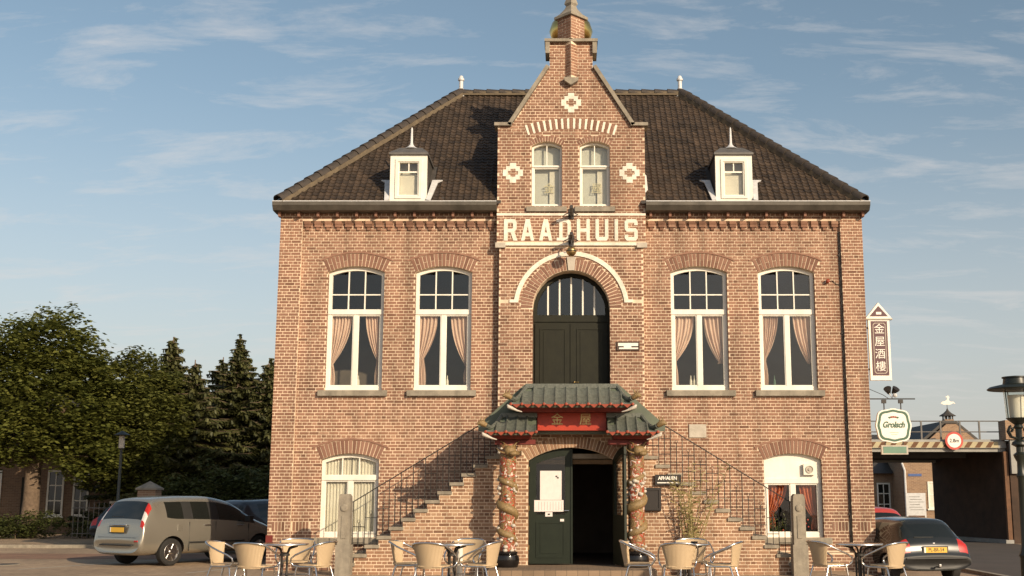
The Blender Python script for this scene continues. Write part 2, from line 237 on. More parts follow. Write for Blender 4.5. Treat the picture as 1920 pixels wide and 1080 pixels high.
# ---------------------------------------------------------------- helpers
class MB:
    def __init__(s): s.v = []; s.f = []; s.t = []; s.mi = []
    def add(s, vs, fs, tint=0.5, mi=0, mat=None):
        o = len(s.v)
        if mat is not None: vs = [tuple(mat @ Vector(p)) for p in vs]
        s.v += [tuple(p) for p in vs]; s.t += [tint] * len(vs)
        s.f += [tuple(i + o for i in f) for f in fs]; s.mi += [mi] * len(fs)
        return s
    def box(s, x0, x1, y0, y1, z0, z1, tint=0.5, mi=0, mat=None):
        return s.add([(x0, y0, z0), (x1, y0, z0), (x1, y1, z0), (x0, y1, z0), (x0, y0, z1), (x1, y0, z1), (x1, y1, z1), (x0, y1, z1)],
                     [(0, 3, 2, 1), (4, 5, 6, 7), (0, 1, 5, 4), (1, 2, 6, 5), (2, 3, 7, 6), (3, 0, 4, 7)], tint, mi, mat)
    def face_brick(s, x0, x1, y0, y1, z0, z1, tint):     # a brick without its hidden back
        return s.add([(x0, y0, z0), (x1, y0, z0), (x1, y0, z1), (x0, y0, z1), (x0, y1, z0), (x1, y1, z0), (x1, y1, z1), (x0, y1, z1)],
                     [(0, 1, 2, 3), (0, 4, 5, 1), (1, 5, 6, 2), (2, 6, 7, 3), (3, 7, 4, 0)], tint)
    def prism(s, poly, y0, y1, holes=(), tint=0.5, axis='Y', mat=None):
        """polygon in (x,z) with holes, thick from y0 (front) to y1; axis 'X' sweeps (y,z) polygons along x"""
        loops = [list(poly)] + [list(h) for h in holes]
        flat = [p for l in loops for p in l]; n = len(flat)
        tris = tessellate_polygon([[Vector((p[0], p[1], 0)) for p in l] for l in loops])
        def pt(p, y): return (p[0], y, p[1]) if axis == 'Y' else ((y, p[0], p[1]) if axis == 'X' else (p[0], p[1], y))
        vs = [pt(p, y0) for p in flat] + [pt(p, y1) for p in flat]; fs = []
        for a, b, c in tris:
            A, B, C = flat[a], flat[b], flat[c]
            cr_ = (B[0] - A[0]) * (C[1] - A[1]) - (B[1] - A[1]) * (C[0] - A[0])
            if abs(cr_) < 1e-12: continue
            t3 = (a, b, c) if cr_ > 0 else (a, c, b)
            fs.append(t3); fs.append((t3[0] + n, t3[2] + n, t3[1] + n))
        o = 0
        for li, l in enumerate(loops):
            k = len(l); ar = sum(l[i][0] * l[(i + 1) % k][1] - l[(i + 1) % k][0] * l[i][1] for i in range(k))
            ccw = (ar > 0) == (li == 0)
            for i in range(k):
                a, b = o + i, o + (i + 1) % k
                fs.append((a, a + n, b + n, b) if ccw else (a, b, b + n, a + n))
            o += k
        return s.add(vs, fs, tint, 0, mat)
    def tube(s, pts, r, n=8, tint=0.5, mat=None, caps=True):
        pts = [Vector(p) for p in pts]; rs = r if isinstance(r, (list, tuple)) else [r] * len(pts)
        vs = []; fs = []; up = None
        for i, p in enumerate(pts):
            d = (pts[min(i + 1, len(pts) - 1)] - pts[max(i - 1, 0)]).normalized()
            if up is None: up = Vector((0, 0, 1)) if abs(d.z) < 0.9 else Vector((1, 0, 0))
            u = (up - d * up.dot(d)).normalized(); up = u; v = d.cross(u)
            for k in range(n):
                a = 2 * PI * k / n; vs.append(p + (u * math.cos(a) + v * math.sin(a)) * rs[i])
        for i in range(len(pts) - 1):
            for k in range(n): fs.append((i * n + k, i * n + (k + 1) % n, (i + 1) * n + (k + 1) % n, (i + 1) * n + k))
        if caps: fs.append(tuple(range(n - 1, -1, -1))); fs.append(tuple((len(pts) - 1) * n + k for k in range(n)))
        return s.add(vs, fs, tint, 0, mat)
    def lathe(s, prof, c=(0, 0, 0), n=16, tint=0.5, mat=None):
        vs = []; fs = []
        for r, z in prof:
            for k in range(n): vs.append((c[0] + r * math.cos(2 * PI * k / n), c[1] + r * math.sin(2 * PI * k / n), c[2] + z))
        for i in range(len(prof) - 1):
            for k in range(n): fs.append((i * n + k, i * n + (k + 1) % n, (i + 1) * n + (k + 1) % n, (i + 1) * n + k))
        fs.append(tuple(range(n - 1, -1, -1))); fs.append(tuple((len(prof) - 1) * n + k for k in range(n)))
        return s.add(vs, fs, tint, 0, mat)
    def ball(s, c, rx, ry=None, rz=None, n=10, m=6, tint=0.5, mat=None):
        ry = ry or rx; rz = rz or rx; vs = [(c[0], c[1], c[2] - rz)]; fs = []
        for i in range(1, m):
            t = PI * i / m
            for k in range(n): vs.append((c[0] + rx * math.sin(t) * math.cos(2 * PI * k / n), c[1] + ry * math.sin(t) * math.sin(2 * PI * k / n), c[2] - rz * math.cos(t)))
        vs.append((c[0], c[1], c[2] + rz)); L_ = len(vs) - 1
        for k in range(n): fs.append((0, 1 + (k + 1) % n, 1 + k)); fs.append((L_, L_ - n + k, L_ - n + (k + 1) % n))
        for i in range(m - 2):
            for k in range(n): a = 1 + i * n; fs.append((a + k, a + (k + 1) % n, a + n + (k + 1) % n, a + n + k))
        return s.add(vs, fs, tint, 0, mat)
    def mesh(s, name, smooth=None):
        me = bpy.data.meshes.new(name); me.from_pydata(s.v, [], s.f)
        at = me.attributes.new('tint', 'FLOAT', 'POINT'); at.data.foreach_set('value', s.t)
        if smooth is not None:
            me.polygons.foreach_set('use_smooth', [True] * len(me.polygons)); me.set_sharp_from_angle(angle=rad(smooth))
        me.update(); return me
    def obj(s, name, mat, parent=None, smooth=None, bevel=0):
        me = s.mesh(name, smooth); me.materials.append(M[mat] if isinstance(mat, str) else mat)
        return link(name, me, parent)
def link(name, me, parent=None):
    o = bpy.data.objects.new(name, me); COL.objects.link(o); o.parent = parent; return o
def tag(o, label, cat, group=None, kind=None):
    if label: o['label'] = label
    if cat: o['category'] = cat
    if group: o['group'] = group
    if kind: o['kind'] = kind
    return o
def thing(name, label, cat, loc=(0, 0, 0), rz=0.0, group=None):
    o = bpy.data.objects.new(name, None); COL.objects.link(o); o.location = loc; o.rotation_euler = (0, 0, rz); o.empty_display_size = 0.2
    return tag(o, label, cat, group)
def dup(root, loc, rz, label=None, parent=None):
    r = root.copy(); COL.objects.link(r); r.parent = parent
    if parent is None:
        r.location = loc; r.rotation_euler = (0, 0, rz)
        if label: r['label'] = label
    for ch in list(root.children): dup(ch, None, None, None, r)
    return r
def arc_pts(xc, zc, r, a0, a1, n):   # angles from +x, degrees
    return [(xc + r * math.cos(rad(a0 + (a1 - a0) * i / n)), zc + r * math.sin(rad(a0 + (a1 - a0) * i / n))) for i in range(n + 1)]
class Seg:                            # segmental (or round) arch over an opening
    def __init__(s, xc, h, zb, spring, crown, band=0.29):
        s.xc, s.h, s.zb, s.spring, s.crown = xc, h, zb, spring, crown
        rise = crown - spring; s.R = (h * h + rise * rise) / (2 * rise); s.c = crown - s.R; s.Ro = s.R + band
        s.ang = math.degrees(math.acos(min(1, h / s.R))) if s.c < spring else 0.0
        s.ho = h * s.Ro / s.R; s.zo = s.c + (spring - s.c) * s.Ro / s.R; s.top = s.c + s.Ro
    def outline(s, inset=0.0, n=14):
        h = s.h - inset; R_ = s.R - inset; a = math.degrees(math.acos(max(-1, min(1, h / R_))))
        return [(s.xc - h, s.zb + inset), (s.xc + h, s.zb + inset)] + arc_pts(s.xc, s.c, R_, a, 180 - a, n)
    def excl(s, z):
        if s.zb <= z <= s.spring: return (s.xc - s.h, s.xc + s.h)
        if s.spring < z < s.top:
            w1 = s.h + (s.ho - s.h) * (z - s.spring) / max(1e-6, s.zo - s.spring) if z < s.zo else 9
            w2 = math.sqrt(max(0, s.Ro ** 2 - (z - s.c) ** 2))
            hw = min(w1, w2); return (s.xc - hw, s.xc + hw)
        return None
class Rect:
    def __init__(s, x0, x1, z0, z1): s.a = (x0, x1, z0, z1)
    def excl(s, z): return (s.a[0], s.a[1]) if s.a[2] <= z <= s.a[3] else None
CO, JT = 0.07, 0.017
BRICKS = []                           # full bricks that may become objects of their own: (pool, x, y, z, header)
def lay(mb, span, z0, z1, yf, excls, proud=0.007, ph=0.0, single=None):
    """courses of bricks in cross bond on the plane y=yf; span(z)->(x0,x1)"""
    i0 = int(math.floor(z0 / CO)); i1 = int(math.ceil(z1 / CO))
    for i in range(i0, i1):
        za, zb = i * CO + JT / 2, (i + 1) * CO - JT / 2
        if za < z0 - 0.001 or zb > z1 + 0.02: continue
        zm = (za + zb) / 2; sp = span(zm)
        if not sp: continue
        ivs = [sp]
        for e in excls:
            x = e.excl(zm)
            if not x: continue
            nv = []
            for a, b in ivs:
                if x[1] <= a or x[0] >= b: nv.append((a, b)); continue
                if x[0] > a: nv.append((a, x[0]))
                if x[1] < b: nv.append((x[1], b))
            ivs = nv
        hd = i % 2; per = 0.11 if hd else 0.22; off = 0.055 if hd else (0.11 if (i // 2) % 2 else 0.0)
        for a, b in ivs:
            k0 = int(math.floor((a - off - ph) / per)) - 1; k1 = int(math.ceil((b - off - ph) / per)) + 1
            for k in range(k0, k1):
                xa = off + ph + k * per + JT / 2; xb = xa + per - JT
                ca, cb = max(xa, a + 0.002), min(xb, b - 0.002)
                if cb - ca < 0.03: continue
                t = min(1, max(0, rnd.gauss(0.5, 0.21)))
                if single and ca == xa and cb == xb and single(xa, zm): BRICKS.append((mb, xa, yf - proud, za, hd)); continue
                jx = rnd.uniform(-0.0015, 0.0015); jz = rnd.uniform(-0.0012, 0.0012)
                mb.face_brick(ca + jx, cb + jx, yf - proud - rnd.uniform(0, 0.003), yf, za + jz, zb + jz, t)
def reveal(mb, sg, yf, depth):
    z = sg.zb
    i = int(sg.zb / CO) + 1
    while i * CO < sg.spring - 0.05:
        for sdx in (-1, 1):
            x = sg.xc + sdx * sg.h; mb.box(min(x, x - sdx * 0.005), max(x, x - sdx * 0.005), yf - 0.004, yf + depth, i * CO + JT / 2, (i + 1) * CO - JT / 2, min(1, max(0, rnd.gauss(0.5, 0.21))))
        i += 1
def voussoirs(sg, yf, parent, mat='brick_arch', proud=0.012, pitch=0.084, split=True, white=None, name='arch_brick'):
    a0, a1 = sg.ang, 180 - sg.ang
    n = max(5, int(round(rad(a1 - a0) * (sg.R + sg.Ro) / 2 / pitch))); n += (n + 1) % 2
    st = rad(a1 - a0) / n; variants = {}
    def wedge(r0, r1, tv):
        key = (round(r0, 3), round(r1, 3), tv)
        if key in variants: return variants[key]
        m = MB(); ha = st / 2; g0 = JT * 0.55 / r0; g1 = JT * 0.55 / r1
        p = [(r0 * math.sin(-ha + g0), r0), (r0 * math.sin(ha - g0), r0), (r1 * math.sin(ha - g1), r1), (r1 * math.sin(-ha + g1), r1)]
        p = [(x, math.sqrt(r * r - x * x)) for x, r in p]
        m.prism(p, -proud, 0.0, tint=tv); me = m.mesh(name); me.materials.append(M[mat] if isinstance(mat, str) else mat); variants[key] = me; return me
    for i in range(n):
        an = PI / 2 - (rad(a0) + st * (i + 0.5))
        md = (sg.R + sg.Ro) / 2
        rr = [(sg.R + 0.004, sg.Ro)] if (not split or i % 2 == 0) else [(sg.R + 0.004, md - 0.006), (md + 0.006, sg.Ro)]
        for r0, r1 in rr:
            me = wedge(r0, r1, rnd.choice((0.1, 0.3, 0.5, 0.7, 0.9)))
            o = link(name, me, parent); o.location = (sg.xc, yf, sg.c); o.rotation_euler = (0, an, 0)
            if white and i % 2 == 0: o.material_slots[0].link = 'OBJECT'; o.material_slots[0].material = M['white_brick']
DG = None
def text_mesh(s, size, mat, parent, loc, depth=0.006, rot=(PI / 2, 0, 0), name='lettering', shear=0.0, sx=1.0, bold=0.0, sp=1.0):
    cu = bpy.data.curves.new('txt', 'FONT'); cu.body = s; cu.size = size; cu.extrude = depth; cu.align_x = 'CENTER'; cu.align_y = 'CENTER'; cu.shear = shear; cu.offset = bold; cu.space_character = sp
    o = bpy.data.objects.new('txt', cu); COL.objects.link(o)
    dg = bpy.context.evaluated_depsgraph_get(); me = bpy.data.meshes.new_from_object(o.evaluated_get(dg)); bpy.data.objects.remove(o)
    me.materials.clear(); me.materials.append(M[mat])
    q = link(name, me, parent); q.location = loc; q.rotation_euler = rot; q.scale = (sx, 1, 1); return q
# ================================================================= the setting
def ground_z(x, y):
    t = min(1, max(0, (x - 5.9) / 1.3)); return -0.2 * t * t * (3 - 2 * t)
def ground():
    xs = [-400, -120, -60, -30, -15] + [-8, 0, 5.9] + [5.9 + 0.13 * i for i in range(1, 11)] + [9, 14, 30, 60, 120, 400]
    ys = [-120, -40, -20, -8, 0, 10, 30, 80, 200, 900]
    m = MB(); vs = [(x, y, ground_z(x, y)) for y in ys for x in xs]; n = len(xs)
    fs = [(j * n + i, j * n + i + 1, (j + 1) * n + i + 1, (j + 1) * n + i) for j in range(len(ys) - 1) for i in range(n - 1)]
    m.add(vs, fs); tag(m.obj('ground', 'pavers', smooth=60), None, None, kind='structure')
ground()
m = MB(); m.add([(9.6, -40, -0.196), (17.0, -40, -0.196), (17.0, 90, -0.196), (9.6, 90, -0.196)], [(0, 1, 2, 3)]); tag(m.obj('road', 'asphalt'), None, None, kind='structure')
m = MB(); m.box(9.45, 9.6, -40, 90, -0.3, -0.12); tag(m.obj('kerb', 'stone'), None, None, kind='structure')
m = MB()
for a, b in (((-8.1, -0.9), (-6.9, 3.0)), ((-12.2, 0.3), (-10.2, 5.0))):
    d = (Vector(b) - Vector(a)).normalized(); q = Vector((-d.y, d.x)) * 0.05
    m.add([(a[0] - q.x, a[1] - q.y, 0.004), (b[0] - q.x, b[1] - q.y, 0.004), (b[0] + q.x, b[1] + q.y, 0.004), (a[0] + q.x, a[1] + q.y, 0.004)], [(3, 2, 1, 0)])
tag(m.obj('parking_lines', 'line'), None, None, kind='structure')
m = MB(); m.add([(-40, 6.2, 0.004), (-7.2, 4.4, 0.004), (-7.2, 7.0, 0.004), (-40, 9.6, 0.004)], [(0, 1, 2, 3)]); tag(m.obj('paved_path', 'pavers_red'), None, None, kind='structure')
m = MB(); m.box(-40, -13.0, 11.2, 11.35, -0.02, 0.10); tag(m.obj('pavement_kerb', 'stone'), None, None, kind='structure')
mc = thing('manhole_cover', 'round iron manhole cover in the paving behind the silver car tailgate', 'manhole cover', (-13.4, 2.2, 0.0))
m = MB(); m.lathe([(0.36, 0.002), (0.36, 0.012), (0.33, 0.013)], n=24); m.obj('rim', 'stone', mc, 30); m = MB(); m.lathe([(0.31, 0.003), (0.31, 0.015), (0.28, 0.016)], n=24); m.obj('lid', 'iron', mc, 30)
m = MB(); m.box(-1.62, 1.62, -3.3, -1.44, 0.0, 0.2); tag(m.obj('entrance_platform', 'pavers_step'), None, None, kind='structure')

# ================================================================= the town hall
TH_ = thing('town_hall', 'red brick two storey town hall with stepped gable and dark tiled hip roof', 'town hall')
W2 = 6.65; PX = 6.15; BX = 1.63; UX = 1.69; YB = -0.2; YU = -0.24; YP = -0.08
WU = [Seg(x, 0.645, 3.93, 6.62, 6.76) for x in (-4.89, -2.9, 2.9, 4.89)]
WL = [Seg(x, 0.645, 0.70, 2.39, 2.53) for x in (-4.9, 4.9)]
DU = Seg(0, 0.87, 2.46, 5.76, 6.63, 0.26)
GW = [Seg(x, 0.35, 8.10, 9.53, 9.64, 0.13) for x in (-0.56, 0.54)]
GA = Seg(0, 1.0, 0, 9.78, 9.94, 0.25)
GD = Rect(-0.95, 0.95, -0.1, 2.4)
wall = MB(); hcap = []
for sd_ in (-1, 1):
    ol = [(sd_ * PX, -0.4), (sd_ * 1.5, -0.4), (sd_ * 1.5, 8.0), (sd_ * PX, 8.0)]
    wall.prism(ol, 0.0, 0.32, [q.outline() for q in WU + WL if q.xc * sd_ > 0])
    a, b = sorted((sd_ * PX, sd_ * W2)); wall.box(a, b, YP, 0.32, -0.4, 8.0)
    a, b = sorted((sd_ * 1.6, sd_ * (PX - 0.002))); wall.box(a, b, YP, -0.001, -0.4, 0.38); hcap.append((a, b)); wall.box(a, b, YP, -0.001, 7.80, 7.998)
bo = [(-BX, -0.4), (-0.95, -0.4), (-0.95, 2.3), (0.95, 2.3), (0.95, -0.4), (BX, -0.4), (BX, 7.19), (-BX, 7.19)]
wall.prism(bo, YB, 0.32, [DU.outline()])
GO = [(-UX, 7.192), (UX, 7.192), (UX, 10.0), (1.39, 10.0), (0.5, 11.42), (0.5, 12.03), (-0.5, 12.03), (-0.5, 11.42), (-1.39, 10.0), (-UX, 10.0)]
wall.prism(GO, YU, 0.10, [g.outline() for g in GW])
WALL = wall.obj('wall', 'mortar', TH_)
for sd_ in (-1, 1):
    a, b = sorted((sd_ * (W2 - 0.3), sd_ * (W2 - 0.003))); MB().box(a, b, 0.322, 8.6, -0.4, 8.0).obj('side_wall', 'brick_side', TH_)
MB().box(-W2 + 0.3, W2 - 0.3, 8.3, 8.6, -0.4, 8.0).obj('side_wall', 'brick_side', TH_)
for sd_ in (-1, 1): a, b = sorted((sd_ * 1.4, sd_ * 1.66)); MB().box(a, b, 0.102, 1.9, 8.0, 9.95).obj('side_wall', 'brick_side', TH_)


# bricks
soldier = []
for sd_ in (-1, 1):
    for xa, xb in ((5.72, 6.12), (6.26, 6.56)): soldier.append(Rect(*sorted((sd_ * xa, sd_ * xb)), 0.84, 1.05))
hall = MB()
for a, b in hcap:
    for k in range(int((b - a) / 0.11)): hall.box(a + 0.11 * k + 0.005, a + 0.11 * (k + 1) - 0.005, YP - 0.004, -0.0005, 0.381, 0.389, rnd.random())
for sd_ in (-1, 1):
    sp = (lambda z, s=sd_: (-PX, -BX - 0.002) if s < 0 else (BX + 0.002, PX))
    lay(hall, sp, 0.385, 7.80, 0.0, WU + WL + soldier)
    lay(hall, sp, -0.28, 0.38, YP, [])
    lay(hall, sp, 7.80, 8.0, YP, [])
    sq = (lambda z, s=sd_: (-W2, -PX) if s < 0 else (PX, W2))
    lay(hall, sq, -0.28, 8.0, YP, soldier)
    for rc in soldier:
        x0, x1, z0, z1 = rc.a
        if x0 * sd_ < 0: continue
        yy = YP if abs(x0 + x1) / 2 > PX else 0.0
        n = int((x1 - x0) / 0.072)
        for k in range(n):
            xa = x0 + k * 0.072 + 0.006; hall.face_brick(xa, xa + 0.054, yy - 0.008, yy, z0 + 0.008, z1 - 0.008, rnd.random())
pick = lambda x, z: 3.9 < z < 7.1 and abs(x) > 0.9
lay(hall, lambda z: (-BX, BX), 0.0, 7.12, YB, [DU, GD, Rect(-BX, -1.19, 5.88, 5.96), Rect(1.19, BX, 5.88, 5.96)], single=pick)
def gspan(z):
    if z < 10.0: return (-UX, UX)
    if z < 11.42: h = 1.39 + (0.5 - 1.39) * (z - 10.0) / 1.42; return (-h, h)
    return (-0.5, 0.5) if z < 12.02 else None
lay(hall, gspan, 7.26, 12.02, YU, GW)
for g in WU + WL: reveal(hall, g, 0.0, 0.11)
reveal(hall, DU, YB, 0.37)
for g in GW: reveal(hall, g, YU, 0.08)
HB = hall.obj('brick', 'brick', TH_); HB['kind'] = 'stuff'
def singles(pool, root, mat, limit=300):
    vari = {}; cnt = 0; rest = MB()
    cand = [b for b in BRICKS if b[0] is pool]
    for mb_, x, y, z, hd in cand:
        if cnt >= limit: rest.face_brick(x, x + (0.11 if hd else 0.22) - JT, y, y + 0.007, z, z + CO - JT, min(1, max(0, rnd.gauss(0.5, 0.24)))); continue
        k = (hd, rnd.randrange(9))
        if k not in vari:
            m_ = MB(); m_.face_brick(0, (0.11 if hd else 0.22) - JT, -0.002 * (k[1] % 2), 0.007, 0, CO - JT, (k[1] + 0.5) / 9); me = m_.mesh('brick'); me.materials.append(M[mat]); vari[k] = me
        o = link('brick', vari[k], root); o.location = (x, y, z); cnt += 1
    return rest
rs = singles(hall, TH_, 'brick', 300)
if rs.v: q = rs.obj('brick', 'brick', TH_); q['kind'] = 'stuff'
for g in WU + WL: voussoirs(g, 0.0, TH_, split=False if g in WL else True)
voussoirs(DU, YB, TH_, pitch=0.078)
for g in GW: voussoirs(g, YU, TH_, split=False, pitch=0.068)
voussoirs(GA, YU, TH_, split=False, pitch=0.071, white=True, proud=0.016)
# brick hood rings over the window arches
for g in WU + WL:
    m = MB(); a = g.ang - 2.0
    m.prism(arc_pts(g.xc, g.c, g.Ro + 0.05, a, 180 - a, 20) + arc_pts(g.xc, g.c, g.Ro + 0.012, 180 - a, a, 20), -0.022, 0.0, tint=0.8); m.obj('hood_mould', 'brick_arch', TH_)
# corbel frieze between the pilasters
cb = MB()
for sd_ in (-1, 1):
    n = 19; x0 = 1.72; step = (PX - x0) / n
    for k in range(n):
        xc = sd_ * (x0 + step * (k + 0.5))
        for j, (zz, ww, yy) in enumerate(((7.730, 0.155, -0.078), (7.660, 0.145, -0.064), (7.590, 0.075, -0.045))):
            if j == 0: cb = MB()
            cb.box(xc - ww / 2, xc + ww / 2, yy, -0.0005, zz, zz + 0.0695, rnd.random())
        cb.obj('corbel', 'brick', TH_)
# white brick bands, letters, diamonds
def wb(name, x0, x1, z0, z1, y0, y1, mat='white_brick'):
    m = MB(); m.box(x0, x1, y0, y1, z0, z1); return m.obj(name, mat, TH_)
wb('white_band', -UX - 0.004, UX + 0.004, 7.885, 7.94, YU - 0.016, YU)
wb('white_band', -UX + 0.2, UX - 0.2, 7.19, 7.25, YU - 0.02, YU)
for s in (-1, 1):
    a, b = sorted((s * (UX - 0.2), s * (UX + 0.03))); wb('corbel_stone', a, b, 7.14, 7.255, YU - 0.03, YU + 0.05, 'stone_pale')
GL = {'R': ([(0, 0), (.24, 0), (.24, .38), (.42, .38), (.6, 0), (.86, 0), (.66, .42), (.8, .55), (.8, .87), (.67, 1), (0, 1)], [[(.24, .56), (.24, .83), (.52, .83), (.57, .78), (.57, .6), (.52, .56)]]),
      'A': ([(0, 0), (.22, 0), (.28, .2), (.56, .2), (.62, 0), (.84, 0), (.55, 1), (.29, 1)], [[(.34, .37), (.5, .37), (.42, .66)]]),
      'D': ([(-.1, 0), (.66, 0), (.8, .14), (.8, .86), (.66, 1), (-.1, 1), (-.1, .86), (.06, .86), (.06, .14), (-.1, .14)], [[(.28, .15), (.28, .85), (.5, .85), (.58, .77), (.58, .23), (.5, .15)]]),
      'H': ([(0, 0), (.22, 0), (.22, .41), (.6, .41), (.6, 0), (.82, 0), (.82, 1), (.6, 1), (.6, .57), (.22, .57), (.22, 1), (0, 1)], []),
      'U': ([(.12, 0), (.7, 0), (.82, .12), (.82, 1), (.6, 1), (.6, .18), (.22, .18), (.22, 1), (0, 1), (0, .12)], []),
      'I': ([(0, 0), (.22, 0), (.22, 1), (0, 1)], []),
      'S': ([(.12, 0), (.7, 0), (.82, .12), (.82, .46), (.7, .58), (.22, .58), (.22, .83), (.6, .83), (.6, .72), (.82, .72), (.82, .88), (.7, 1), (.12, 1), (0, .88), (0, .54), (.12, .41), (.6, .41), (.6, .17), (.22, .17), (.22, .28), (0, .28), (0, .12)], [])}
for ch, px in zip('RAADHUIS', (943, 975, 1009, 1045, 1080, 1115, 1151, 1170)):
    po, ho = GL[ch]; x0 = (px - 1069.5) / 82.8; k = 0.36
    f = lambda l: [(x0 + p[0] * k, 7.30 + p[1] * 0.50) for p in l]
    m = MB(); m.prism(f(po), YU - 0.018, YU, [f(h) for h in ho]); m.obj('letter', 'white_brick', TH_)
for (x, z) in ((0, 10.57), (-1.335, 8.89), (1.335, 8.89)):
    pts = [(0, 3.3), (0.7, 3.3), (0.7, 2.2), (1.5, 2.2), (1.5, 1.1), (2.2, 1.1), (2.2, -1.1), (1.5, -1.1), (1.5, -2.2), (0.7, -2.2), (0.7, -3.3)]
    full = [(-a, b) for a, b in pts[1:]][::1]
    poly = pts[1:] + [(-a, b) for a, b in reversed(pts[1:])]
    inn = [(0.7, 1.1), (1.2, 1.1), (1.2, -1.1), (0.7, -1.1)]; hole = [(0.55, 1.3), (0.55, 0.6), (1.1, 0.6), (1.1, -0.6), (0.55, -0.6), (0.55, -1.3), (-0.55, -1.3), (-0.55, -0.6), (-1.1, -0.6), (-1.1, 0.6), (-0.55, 0.6), (-0.55, 1.3)]
    sx_, sz_ = 0.105, 0.0715
    m = MB(); m.prism([(x + a * sx_, z + b * sz_) for a, b in poly], YU - 0.016, YU, [[(x + a * sx_, z + b * sz_) for a, b in hole]]); m.obj('white_diamond', 'white_brick', TH_)
# white hood over the upper door, keystone
m = MB(); po = [(-1.39, 5.885), (-1.19, 5.885)] + arc_pts(0, 5.76, 1.2, 174, 6, 36) + [(1.19, 5.885), (1.39, 5.885), (1.39, 5.955), (1.285, 5.955)] + arc_pts(0, 5.76, 1.30, 8.6, 171.4, 36) + [(-1.39, 5.955)]
m.prism(po, YB - 0.03, YB); m.obj('white_hood_mould', 'white_brick', TH_)
m = MB(); m.prism([(-0.07, 6.62), (0.07, 6.62), (0.10, 6.93), (-0.10, 6.93)], YB - 0.04, YB); m.obj('keystone', 'stone_pale', TH_)
# gable coping
def coping(a, b, th=0.075, y0=-0.33, y1=0.16):
    a, b = Vector(a), Vector(b); d = (b - a).normalized(); n = Vector((-d.y, d.x)) * th
    if n.y < 0: n = -n
    m = MB(); m.prism([tuple(a), tuple(b), tuple(b + n), tuple(a + n)], y0, y1); m.obj('coping', 'stone', TH_)
for s in (-1, 1):
    coping((s * 1.77, 10.0), (s * 1.375, 10.0)); coping((s * 1.40, 10.0), (s * 0.505, 11.43), 0.085)
    m = MB(); a, b = sorted((s * 0.50, s * 0.60)); m.box(a, b, -0.34, 0.2, 11.75, 12.03); m.obj('stack_shoulder', 'stone', TH_)
m = MB(); m.box(-0.62, 0.62, -0.36, 0.22, 12.032, 12.10); m.obj('stack_cornice', 'stone', TH_)
pier = MB(); half = 0.135
pier.prism([(-half, YU), (0, YU - half), (half, YU), (0, YU + half)], 11.14, 12.03, axis='Z'); pier.obj('gable_pier', 'mortar', TH_)
pb = MB()
def pier_bricks(h, yc, z0, z1, both=True):
    i = int(z0 / CO) + 1
    while (i + 1) * CO < z1:
        for s in (-1, 1):
            L_ = h * math.sqrt(2); M4 = Matrix.Translation((0, yc - h, 0)) @ Matrix.Rotation(s * PI / 4, 4, 'Z')
            segs = ((0.004, 0.40 * L_), (0.45 * L_, L_)) if i % 2 else ((0.004, L_ * 0.62), (0.67 * L_, L_))
            for a, b in segs:
                x0, x1 = (a, b) if s > 0 else (-b, -a)
                pb.box(x0, x1, -0.008, 0.0, i * CO + JT / 2, (i + 1) * CO - JT / 2, min(1, max(0, rnd.gauss(0.5, 0.24))), mat=M4)
        i += 1
pier_bricks(half, YU, 11.14, 12.03)
top = MB(); th_ = 0.31; top.prism([(-th_, -0.1), (0, -0.1 - th_), (th_, -0.1), (0, -0.1 + th_)], 12.10, 12.66, axis='Z'); top.obj('top_pier', 'mortar', TH_)
pier_bricks(th_, -0.1, 12.08, 12.68)
q = pb.obj('brick', 'brick', TH_); q['kind'] = 'stuff'
m = MB(); m.prism([(-0.17, 11.14), (0.17, 11.14), (0.15, 11.06), (0.0, 10.96), (-0.15, 11.06)], YU - 0.15, YU); m.obj('pier_corbel', 'stone', TH_)
m = MB(); R4 = Matrix.Translation((0, -0.1, 0)) @ Matrix.Rotation(PI / 4, 4, 'Z'); m.lathe([(0.40, 12.66), (0.40, 12.72), (0.27, 12.80), (0.15, 12.93), (0.12, 13.0), (0.16, 13.05), (0.15, 13.10), (0.06, 13.32), (0.01, 13.4)], n=4, mat=Matrix.Translation((0, -0.1, 0))); m.obj('cap_stone', 'stone', TH_)
m = MB(); m.lathe([(0.05, -0.14), (0.34, -0.12), (0.48, 0.02), (0.52, 0.17), (0.46, 0.36), (0.32, 0.50), (0.12, 0.62), (0.03, 0.8)], c=(0.0, 0.40, 12.40), n=24); m.obj('gilded_onion', 'gold', TH_, 50)
m = MB(); m.box(-0.42, 0.42, 0.23, 0.8, 11.2, 12.25); m.obj('turret_base', 'lead', TH_)

# sills
for g in WU: wb('sill', g.xc - 0.77, g.xc + 0.77, 3.80, 3.925, -0.10, 0.12, 'stone')
for g in WL: wb('sill', g.xc - 0.79, g.xc + 0.79, 0.575, 0.695, -0.12, 0.12, 'stone')
for g in GW: wb('sill', g.xc - 0.46, g.xc + 0.46, 7.975, 8.085, YU - 0.07, YU + 0.1, 'stone')

